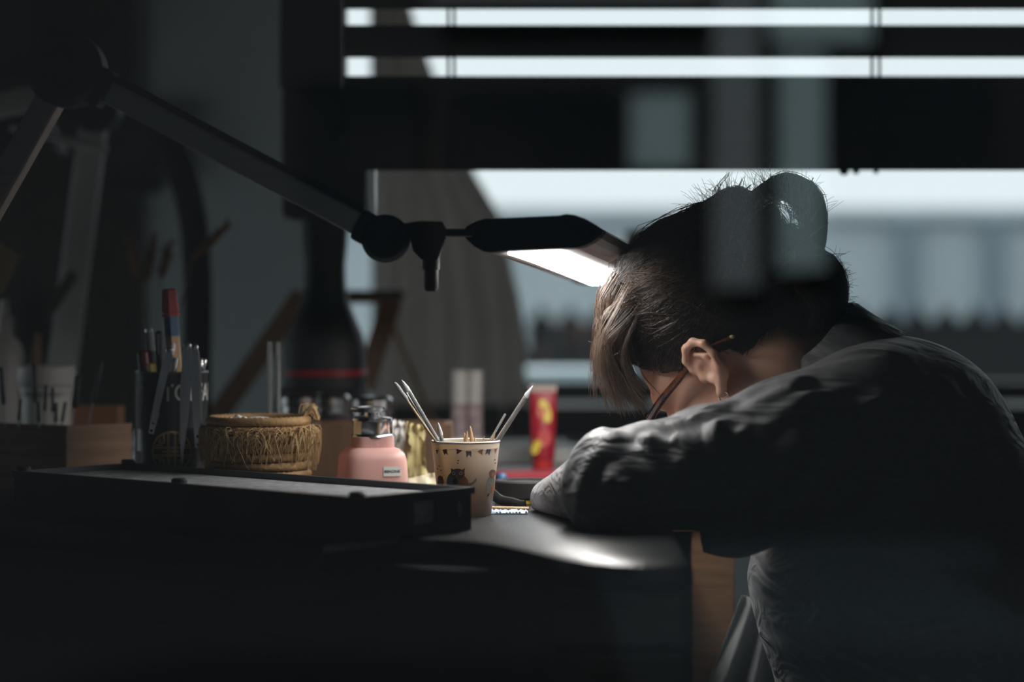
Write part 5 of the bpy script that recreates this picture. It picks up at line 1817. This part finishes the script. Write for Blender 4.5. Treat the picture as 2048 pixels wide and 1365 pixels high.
def coat_sdf(p):
    d = s_cap(p, A0, A1, 0.056, 0.067)
    d = s_min(d, s_cap(p, A1, A2, 0.067, 0.076), 0.03)
    d = s_min(d, s_cap(p, A2, A3, 0.076, 0.078), 0.03)
    # sagging underside of the sleeve
    d = s_min(d, s_cap(p, P(1215, 995, 2.655), P(1480, 1010, 2.66), 0.040, 0.055), 0.04)
    # forearm turned away over the bench, with its cuff
    d = s_min(d, s_cap(p, A0 + (-0.004, 0.015, -0.006), P(1104, 1000, 2.875), 0.050, 0.026), 0.022)
    # far arm
    d = s_min(d, s_cap(p, sh_far, el_far, 0.085, 0.046), 0.03)
    d = s_min(d, s_cap(p, el_far, el_far + (wr_far - el_far) * 0.8, 0.045, 0.034), 0.03)
    # shoulders, back and skirt of the coat
    t = s_cap(p, P(1750, 848, 2.73), P(1750, 848, 2.99), 0.082, 0.082)
    t = s_min(t, s_ell(p, P(1808, 860, 2.86), (0.112, 0.170, 0.102)), 0.06)
    t = s_min(t, s_cap(p, P(1800, 950, 2.79), P(1800, 1150, 2.78), 0.128, 0.165), 0.06)
    t = s_min(t, s_cap(p, P(1800, 950, 2.93), P(1800, 1150, 2.94), 0.128, 0.155), 0.06)
    t = s_min(t, s_cap(p, P(1825, 1130, 2.80), pel + (-0.05, -0.06, 0), 0.175, 0.185), 0.05)
    t = s_min(t, s_cap(p, P(1825, 1130, 2.92), pel + (-0.05, 0.06, 0), 0.165, 0.185), 0.05)
    d = s_min(d, t, 0.045)
    near = np.abs(d) < 0.03
    pn = p[near]
    dn = d[near]
    for a, b, hh, w in folds:
        dist = s_cap(pn, a, b, 0.0, 0.0)
        t = np.clip(((pn - a) @ (b - a)) / ((b - a) @ (b - a)), 0, 1)
        dn = dn - hh * (np.exp(-(np.abs(dist) / w) ** 1.5) - 0.45 * np.exp(-((dist - 2.0 * w) / w) ** 2)) * (0.35 + 0.65 * np.sin(math.pi * (0.12 + 0.76 * t)))
    # fine creases that run round the sleeve, twisted and warped
    x, y, z = pn[:, 0], pn[:, 1], pn[:, 2]
    u = (pn - A0) @ axis_dir
    wob = 0.012 * np.sin(31 * y + 23 * z) + 0.010 * np.sin(47 * z - 19 * x + 1.0)
    f1 = np.sin((u + 0.55 * (z - ZB) + wob) * 78.0)
    f2 = np.sin((u * 0.6 - 0.9 * (z - ZB) + 0.4 * (y - 2.66) + wob) * 118.0 + 1.2)
    wgt = 0.6 * np.exp(-((u - 0.03) / 0.08) ** 2) + 0.10
    dn = dn - 0.0034 * wgt * np.sign(f1) * np.abs(f1) ** 1.4 - 0.0016 * wgt * f2
    d[near] = dn
    x, y, z = p[:, 0], p[:, 1], p[:, 2]
    # neck opening
    d = -s_min(-d, s_cap(p, P(1560, 715, 2.86), P(1690, 760, 2.86), 0.066, 0.060), 0.012)
    # rests on the bench
    on = (x < 0.20)
    return np.where(on, np.maximum(d, ZB + 0.0008 - z), d)


for pa_, pb_, hh, w, d in (
        ((1242, 838), (1160, 1000), 0.0080, 0.010, 2.635), ((1282, 846), (1350, 960), 0.0080, 0.009, 2.620), ((1205, 858), (1128, 970), 0.005, 0.008, 2.68),
        ((1190, 890), (1150, 1030), 0.005, 0.008, 2.62), ((1330, 850), (1420, 960), 0.005, 0.009, 2.612), ((1432, 822), (1452, 960), 0.0085, 0.009, 2.612),
        ((1445, 815), (1345, 860), 0.007, 0.009, 2.645), ((1500, 800), (1452, 940), 0.005, 0.008, 2.606),
        ((1700, 690), (1470, 850), 0.0075, 0.009, 2.630), ((1760, 690), (1510, 860), 0.0075, 0.009, 2.618), ((1830, 695), (1580, 830), 0.0070, 0.010, 2.622),
        ((1880, 720), (1650, 850), 0.0060, 0.010, 2.618), ((1620, 735), (1540, 800), 0.006, 0.008, 2.650), ((1900, 770), (1990, 960), 0.005, 0.012, 2.680),
        ((1600, 900), (1480, 1010), 0.006, 0.011, 2.598), ((1700, 900), (1560, 1060), 0.006, 0.012, 2.60), ((1215, 950), (1290, 1050), 0.005, 0.010, 2.600)):
    folds.append((P(*pa_, d), P(*pb_, d), hh, w))
v, q = surface_nets(coat_sdf, (0.0, 2.52, 0.56), (0.80, 3.26, 1.18), 0.0043)
v[:, 2] = np.where((v[:, 0] < 0.21) & (v[:, 2] < ZB + 0.004), np.maximum(v[:, 2], ZB + 0.0006), v[:, 2])
coat = np_mesh('coat', v, q, M_coat, person)

# collar: a band standing round the neck
ca = np.array((-0.62, 0.0, 0.78))
ca /= np.linalg.norm(ca)
cx_ = np.cross(ca, (0, 1, 0))
cx_ /= np.linalg.norm(cx_)
cy_ = np.array((0, 1.0, 0))
cc = P(1636, 722, 2.845)
m_ = MB()
vs_, fs_ = [], []
nseg = 56
prof = [(0.082, -0.040), (0.075, 0.0), (0.070, 0.024), (0.072, 0.028), (0.077, 0.024), (0.086, 0.0), (0.102, -0.036), (0.098, -0.040)]
for i in range(nseg + 1):
    a = math.radians(-150 + 300 * i / nseg)      # open at the throat
    for r, h_ in prof:
        hh = h_ * (1.0 - 0.25 * abs(a) / 2.6) + 0.002 * math.sin(5 * a)
        rr = r + 0.002 * math.sin(3 * a + h_ * 40)
        vs_.append(cc + ca * hh + rr * (math.cos(a) * (-cx_ if cx_[2] < 0 else cx_) + math.sin(a) * cy_))
k = len(prof)
for i in range(nseg):
    for j in range(k):
        fs_.append((i * k + j, (i + 1) * k + j, (i + 1) * k + (j + 1) % k, i * k + (j + 1) % k))
fs_ += [tuple(range(k)), tuple(nseg * k + j for j in range(k))[::-1]]
obj('collar', m_.add(vs_, fs_), M_coat, person, smooth=60)

# hanging coat flap on the far side, window light painted in as a paler cloth
vs_, fs_ = [], []
nu, nv = 26, 18
for i in range(nu + 1):
    for j in range(nv + 1):
        u, t = i / nu, j / nv
        top_l, top_r = np.array((1484, 1192)), np.array((1560, 1210))
        bot_l, bot_r = np.array((1395, 1420)), np.array((1560, 1420))
        q2 = (top_l * (1 - u) + top_r * u) * (1 - t) + (bot_l * (1 - u) + bot_r * u) * t
        d = 3.03 + 0.014 * math.sin(u * 15 + t * 2.0) * (0.3 + t) + 0.02 * t
        vs_.append(P(q2[0], q2[1], d))
N = len(vs_)
vs_ += [p + np.array((0, 0.003, 0)) for p in vs_]
g = lambda i, j: i * (nv + 1) + j
for i in range(nu):
    for j in range(nv):
        fs_.append((g(i, j), g(i + 1, j), g(i + 1, j + 1), g(i, j + 1)))
        fs_.append(tuple(N + w for w in (g(i, j), g(i, j + 1), g(i + 1, j + 1), g(i + 1, j))))
rim = [g(i, 0) for i in range(nu + 1)] + [g(nu, j) for j in range(1, nv + 1)] + [g(i, nv) for i in range(nu - 1, -1, -1)] + [g(0, j) for j in range(nv - 1, 0, -1)]
fs_ += [(rim[(w + 1) % len(rim)], rim[w], N + rim[w], N + rim[(w + 1) % len(rim)]) for w in range(len(rim))]
obj('coat_flap', MB().add(vs_, fs_), mat('coat_cloth_painted_lit', (0.30, 0.31, 0.32), 0.8, var=0.1, vscale=80), person, smooth=60)


# trousers and shoes
def trouser_sdf(p):
    d = np.full(len(p), 1.0)
    for (h_, kn, a) in ((hip_n, knee_n, ank_n), (hip_f, knee_f, ank_f)):
        d = s_min(d, s_cap(p, h_, kn, 0.092, 0.066), 0.03)
        d = s_min(d, s_cap(p, kn, a, 0.064, 0.055), 0.02)
    return d + 0.002 * np.sin(70 * p[:, 2] + 40 * p[:, 0])


v, q = surface_nets(trouser_sdf, (0.03, 2.58, 0.03), (0.70, 3.10, 0.78), 0.010)
np_mesh('trousers', v, q, M_trouser, person)
for an_ in (ank_n, ank_f):
    def shoe(p, an_=an_):
        d = s_ell(p, an_ + (-0.06, 0, -0.055), (0.13, 0.045, 0.045))
        d = s_min(d, s_cap(p, an_ + (0.01, 0, 0.0), an_ + (0.02, 0, -0.05), 0.042, 0.045), 0.02)
        return np.maximum(d, 0.002 - p[:, 2])
    v, q = surface_nets(shoe, an_ - (0.24, 0.08, 0.11), an_ + (0.10, 0.08, 0.08), 0.006)
    np_mesh('shoe', v, q, M_black, person)

# ---- hair
HD = 2.865


def hb_(px, py, rx, ry, rz_px=None, d=HD):
    k = d / FPX
    return P(px, py, d), (rx * k, (rz_px or (rx + ry) / 2) * k, ry * k)


hair_blobs = [hb_(1400, 590, 172, 168, 138), hb_(1350, 600, 118, 125, 130), hb_(1470, 560, 130, 150, 125), hb_(1560, 590, 115, 120, 105), hb_(1610, 600, 72, 90, 80), hb_(1528, 520, 50, 58, 60), hb_(1440, 495, 80, 74, 90), hb_(1545, 650, 95, 72, 95)]


def hair_sdf(p):
    q = to_local(p)
    d = s_ell(q, (-0.006, 0, 0.050), (0.104, 0.0825, 0.096))
    for c, r in hair_blobs:
        d = s_min(d, s_ell(p, c, r), 0.022)
    # cut back to the hairline, ear and nape stay free
    x, z = q[:, 0], q[:, 2]
    line = np.interp(z, [-0.12, -0.07, -0.035, 0.0, 0.022, 0.040, 0.085, 0.12], [-0.085, -0.060, -0.034, -0.030, 0.030, 0.050, 0.078, 0.095])
    d = -s_min(-d, -(x - line), 0.010)
    return d


# d>0 outside; the cut above keeps points with x < line
def hair_keep(p):
    q = to_local(p)
    d = s_ell(q, (-0.006, 0, 0.050), (0.104, 0.0825, 0.096))
    for c, r in hair_blobs:
        d = s_min(d, s_ell(p, c, r), 0.022)
    x, z = q[:, 0], q[:, 2]
    line = np.interp(z, [-0.12, -0.07, -0.035, 0.0, 0.022, 0.040, 0.085, 0.12], [-0.085, -0.060, -0.034, -0.030, 0.026, 0.046, 0.074, 0.090])
    cut = (x - line) * 0.8
    return -s_min(-d, -cut, 0.008)


v, q = surface_nets(hair_keep, hO - (0.20, 0.16, 0.16), hO + (0.26, 0.16, 0.26), 0.0036)
hairo = np_mesh('hair', v, q, M_hairbase, person)


def project(pts, off):
    shp = pts.shape
    p = pts.reshape(-1, 3).copy()
    o = off.reshape(-1)
    for _ in range(6):
        d = hair_keep(p) - o
        g = np.zeros_like(p)
        for a in range(3):
            e = np.zeros(3)
            e[a] = 0.0015
            g[:, a] = (hair_keep(p + e) - hair_keep(p - e)) / 0.003
        n2 = (g ** 2).sum(1) + 1e-6
        p -= np.clip(d / n2, -0.02, 0.02)[:, None] * g
    return p.reshape(shp)


# strands laid on the mass, swept from the hairline up and back to the bun
bun = P(1565, 500, 2.84)
starts = []
for i in range(3600):
    side = -1 if rng.random() < 0.8 else 1
    s = rng.random()
    zl = rng.uniform(-0.075, 0.115)
    line = np.interp(zl, [-0.12, -0.07, -0.035, 0.0, 0.022, 0.040, 0.085, 0.12], [-0.085, -0.060, -0.034, -0.030, 0.026, 0.046, 0.074, 0.090])
    back = rng.exponential(0.035)
    yy = 0.085 * math.sqrt(max(0.02, 1 - ((line) / 0.11) ** 2)) * (1 if side < 0 else -1) * rng.uniform(0.35, 1.0)
    starts.append(to_world((line - back, yy, zl + rng.normal(0, 0.004))))
starts = np.array(starts)
k = 14
tt = np.linspace(0, 1, k)[None, :, None]
ends = bun + rng.normal(0, 0.022, (len(starts), 3)) * np.array((1.2, 1, 1.2))
mid_b = rng.normal(0, 0.008, (len(starts), 1, 3))
paths = starts[:, None] * (1 - tt) + ends[:, None] * tt + mid_b * np.sin(math.pi * tt) + np.array((0, 0, 0.03)) * np.sin(math.pi * tt)
offs = (0.0005 + rng.exponential(0.0012, (len(starts), 1))) * (0.4 + np.sin(math.pi * tt[..., 0])) + 0.0003
offs = np.broadcast_to(offs, paths.shape[:2])
paths = project(paths, np.ascontiguousarray(offs))
vS, qS = tubes_np(paths, 0.00042, 0.00030)
so = np_mesh('swept_strands', vS, qS, M_hair, hairo)
so['kind'] = 'stuff'

# loops of the bun: bundles of strands along arcs
bundles = []


def bundle(ctrl, n, spread, k=22, twist=1.5):
    base_ = bezier(ctrl, k)
    for _ in range(n):
        r = spread * math.sqrt(rng.random())
        a0 = rng.uniform(0, 2 * math.pi)
        t = np.linspace(0, 1, k)
        a = a0 + twist * t
        offv = np.stack([r * np.cos(a), r * np.sin(a) * 0.9, r * np.sin(a + 1.0)], 1) * (0.55 + 0.6 * np.sin(math.pi * t))[:, None]
        bundles.append(base_ + offv + rng.normal(0, 0.0010, 3))


bundle([P(1470, 530, 2.83), P(1480, 440, 2.83), P(1520, 382, 2.84), P(1575, 372, 2.85), P(1617, 410, 2.85), P(1632, 470, 2.85), P(1622, 540, 2.85), P(1580, 580, 2.84)], 420, 0.011)
bundle([P(1490, 560, 2.80), P(1495, 480, 2.79), P(1530, 430, 2.79), P(1545, 490, 2.79), P(1540, 570, 2.79)], 260, 0.011)
bundle([P(1330, 500, 2.83), P(1395, 425, 2.83), P(1460, 395, 2.84), P(1500, 430, 2.85), P(1510, 500, 2.85)], 330, 0.012)
bundle([P(1600, 500, 2.81), P(1655, 540, 2.82), P(1672, 600, 2.82), P(1655, 660, 2.83), P(1600, 680, 2.83)], 420, 0.013)
bundle([P(1540, 560, 2.79), P(1600, 540, 2.78), P(1640, 590, 2.79), P(1610, 650, 2.80), P(1540, 650, 2.80)], 380, 0.016)
bundle([P(1580, 480, 2.86), P(1610, 470, 2.88), P(1625, 520, 2.89), P(1640, 580, 2.9)], 160, 0.010)
bundle([P(1500, 480, 2.86), P(1525, 412, 2.86), P(1568, 392, 2.87), P(1598, 430, 2.87), P(1600, 500, 2.86)], 26, 0.012, twist=2.5)
bundle([P(1480, 500, 2.84), P(1500, 405, 2.85), P(1560, 362, 2.86), P(1625, 395, 2.87), P(1640, 470, 2.86), P(1630, 540, 2.85)], 200, 0.009, twist=3.0)
bundle([P(1520, 560, 2.80), P(1560, 470, 2.80), P(1600, 490, 2.81), P(1625, 530, 2.82), P(1610, 590, 2.82)], 200, 0.011, twist=2.0)
for _ in range(44):           # messy ends
    x0, y0 = rng.uniform(1420, 1630), rng.uniform(400, 440)
    a_ = rng.normal(-1.5, 0.7)
    l_ = rng.uniform(25, 60)
    bundle([P(x0, y0 + 20, 2.84), P(x0 + 0.4 * l_ * math.cos(a_), y0 + 0.4 * l_ * math.sin(a_), 2.845), P(x0 + l_ * math.cos(a_ + 0.5), y0 + l_ * math.sin(a_ + 0.5), 2.85)], 5, 0.0050)
vB, qB = tubes_np(np.array(bundles), 0.00045, 0.0003)
bo = np_mesh('bun_loops', vB, qB, M_hair, hairo)
bo['kind'] = 'stuff'

# loose strands falling before the forehead
bangs = []
for w in range(120):
    kind = rng.random()
    dx = rng.normal(0, 10)
    dd = rng.normal(0, 0.024)
    if kind < 0.50:
        x0 = rng.uniform(1216, 1300)
        y0 = 560 + (x0 - 1215) * 0.15 + rng.normal(0, 10)
        yl = rng.uniform(770, 836)
        ctrl = [(x0, y0), (x0 - 24 + dx * 0.3, y0 + 50), (1210 + dx * 0.8, 690), (1222 + dx * 1.6, 690 + (yl - 690) * 0.55), (1246 + dx * 2.2, yl)]
    elif kind < 0.82:
        x0 = rng.uniform(1255, 1345)
        y0 = 600 + rng.normal(0, 12)
        yl = rng.uniform(780, 838)
        ctrl = [(x0, y0), (x0 - 34, y0 + 45), (1246 + dx, 705), (1258 + dx * 1.5, 705 + (yl - 705) * 0.55), (1290 + dx * 1.8, yl)]
    else:
        x0 = rng.uniform(1235, 1300)
        y0 = 590 + rng.normal(0, 12)
        ctrl = [(x0, y0), (1213 + dx * 0.6, 632), (1200 + dx * 0.6, 688), (1203 + dx, 740), (1216 + dx * 2, rng.uniform(750, 815))]
    d0 = 2.83 + dd * 0.6
    nst = int(rng.uniform(4, 10))
    for _ in range(nst):
        sp = rng.normal(0, 1, 2) * 3.8
        cut = rng.uniform(0.8, 1.0)
        path = bezier([P(x + sp[0] * (0.6 + 0.5 * j / 4), y + sp[1], d0 + dd * 0.7 * j / 4 + 0.012 * j / 4 + sp[1] * 0.0008) for j, (x, y) in enumerate(ctrl)], 24)
        t = np.linspace(0, 23 * cut, 20)
        i = np.minimum(t.astype(int), 22)
        f = (t - i)[:, None]
        bangs.append(path[i] * (1 - f) + path[i + 1] * f)
vC, qC = tubes_np(np.array(bangs), 0.00042, 0.00022)
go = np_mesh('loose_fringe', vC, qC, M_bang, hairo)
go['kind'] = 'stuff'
# sweep over the crown, light painted in as a mid brown
crown = []
for i in range(900):
    x0 = rng.uniform(1225, 1330)
    y0 = 560 + (x0 - 1225) * 0.9 + rng.normal(0, 18)
    s = np.array(P(x0, y0, 2.82 - 0.02 * rng.random()))
    e = np.array(P(1400 + rng.normal(20, 50), 560 + rng.normal(40, 40), 2.79))
    t = np.linspace(0, 1, 14)[:, None]
    crown.append(s * (1 - t) + e * t + np.array((0, -0.01, 0.012 * rng.normal())) * np.sin(math.pi * t))
crown = np.array(crown)
crown = project(crown, np.ascontiguousarray(np.broadcast_to(0.0008 + rng.exponential(0.0012, (len(crown), 1)), crown.shape[:2])))
vE, qE = tubes_np(crown, 0.00042, 0.0003)
mo = np_mesh('crown_strands', vE, qE, mat('mid_brown_hair_lit', (0.085, 0.052, 0.036), 0.36, color2=(0.04, 0.026, 0.02), vscale=60), hairo)
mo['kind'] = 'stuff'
# flyaway hairs on top, behind and before
fly = []
for i in range(820):
    c = rng.random()
    if c < 0.62:
        x0 = rng.uniform(1400, 1625)
        y0 = np.interp(x0, [1400, 1460, 1500, 1540, 1600, 1630], [420, 400, 415, 378, 395, 440]) + 14
        ang_ = rng.normal(-1.6, 0.55)
        ln = rng.uniform(22, 78)
    elif c < 0.84:
        y0 = rng.uniform(520, 680)
        x0 = np.interp(y0, [520, 600, 680], [1660, 1676, 1662])
        ang_ = rng.normal(-0.1, 0.6)
        ln = rng.uniform(15, 48)
    else:
        x0, y0 = rng.uniform(1212, 1240), rng.uniform(600, 760)
        ang_ = rng.normal(2.6, 0.6)
        ln = rng.uniform(15, 40)
    cur = rng.normal(0, 0.9)
    pts, x, y = [], x0, y0
    d = 2.84 + rng.normal(0, 0.02)
    for j in range(9):
        pts.append(P(x, y, d))
        x += math.cos(ang_ + cur * j / 8) * ln / 8
        y += math.sin(ang_ + cur * j / 8) * ln / 8
    fly.append(pts)
vD, qD = tubes_np(np.array(fly), 0.00030, 0.00016)
fo_ = np_mesh('flyaway_hairs', vD, qD, M_hair, hairo)
fo_['kind'] = 'stuff'

# ---- glasses
gl = thing('eyeglasses', 'tortoiseshell eyeglasses worn low by the bent person', 'glasses', to_world((0.10, 0, 0.005)))
for s in (-1, 1):
    tem = [to_world((x, s * y, z)) for x, y, z in ((0.098, 0.069, 0.016), (0.07, 0.0735, 0.018), (0.035, 0.0765, 0.017), (0.005, 0.0795, 0.016), (-0.02, 0.081, 0.012), (-0.046, 0.078, 0.000))]
    obj('temple', MB().tube(bezier(tem, 24), np.interp(np.linspace(0, 1, 24), [0, 0.4, 0.75, 1], [0.0052, 0.0044, 0.0018, 0.0020]), 8), M_tortoise, gl)
    tipp = to_world((-0.048, s * 0.078, -0.0005))
    obj('temple_tip', MB().ellipsoid(tipp, (0.0035, 0.0025, 0.0022), 10, 8), mat('clear_yellow_tip', (0.5, 0.45, 0.2), 0.4, var=0.05), gl)
    ringp = []
    for a in np.linspace(0, 2 * math.pi, 41):
        ringp.append(to_world((0.112 - 0.10 * (0.026 * math.cos(a) + 0.034) ** 2 * 30 * 0.1, s * (0.036 + 0.027 * math.cos(a)), 0.002 + 0.021 * math.sin(a))))
    obj('rim', MB().tube(ringp, 0.0026, 8), M_tortoise, gl)
    lens = [to_world((0.1115, s * (0.036 + 0.0262 * math.cos(a)), 0.002 + 0.0203 * math.sin(a))) for a in np.linspace(0, 2 * math.pi, 28, endpoint=False)]
    obj('lens', MB().extrude(lens, hF * 0.0015), glass_pane_mat('lens_glass', 1.6), gl, smooth=None)
    obj('hinge', MB().bar(to_world((0.112, s * 0.062, 0.014)), to_world((0.098, s * 0.0695, 0.016)), 0.006, 0.006), M_tortoise, gl, smooth=None)
obj('bridge', MB().tube([to_world((0.112, -0.010, 0.006)), to_world((0.1145, 0, 0.009)), to_world((0.112, 0.010, 0.006))], 0.0024, 8), M_tortoise, gl)
# earring
ec = to_world((0.009, 0.0805, -0.040))
tag(obj('hoop_earring', MB().torus(ec, 0.0062, 0.0011, 28, 8, Matrix(((hF[0], hU[0], hL[0]), (hF[1], hU[1], hL[1]), (hF[2], hU[2], hL[2])))), M_steel), 'small silver hoop earring in the visible ear', 'earring')

# ---- stool she sits on
sc0 = np.array((0.58, 2.86, 0.0))
stl = thing('work_stool', 'round black work stool under the person in grey coat', 'stool', sc0)
obj('seat', MB().lathe([(0, 0.44), (0.19, 0.44), (0.205, 0.455), (0.205, 0.49), (0.19, 0.505), (0, 0.51)], 40, sc0), M_leather, stl)
obj('gas_column', MB().lathe([(0, 0.06), (0.028, 0.06), (0.028, 0.25), (0.018, 0.25), (0.018, 0.44), (0, 0.44)], 24, sc0), M_black, stl)
for i in range(5):
    a = 2 * math.pi * i / 5 + 0.3
    e_ = sc0 + np.array((0.27 * math.cos(a), 0.27 * math.sin(a), 0.055))
    obj('foot_spoke', MB().bar(sc0 + (0, 0, 0.075), e_, 0.035, 0.025, bevel=0.004), M_black, stl, smooth=None)
    obj('caster', MB().lathe([(0, -0.012), (0.024, -0.012), (0.026, 0), (0.024, 0.012), (0, 0.012)], 20, e_ + np.array((0, 0, -0.029)), Matrix.Rotation(a, 3, 'Z') @ Rj), M_black, stl)
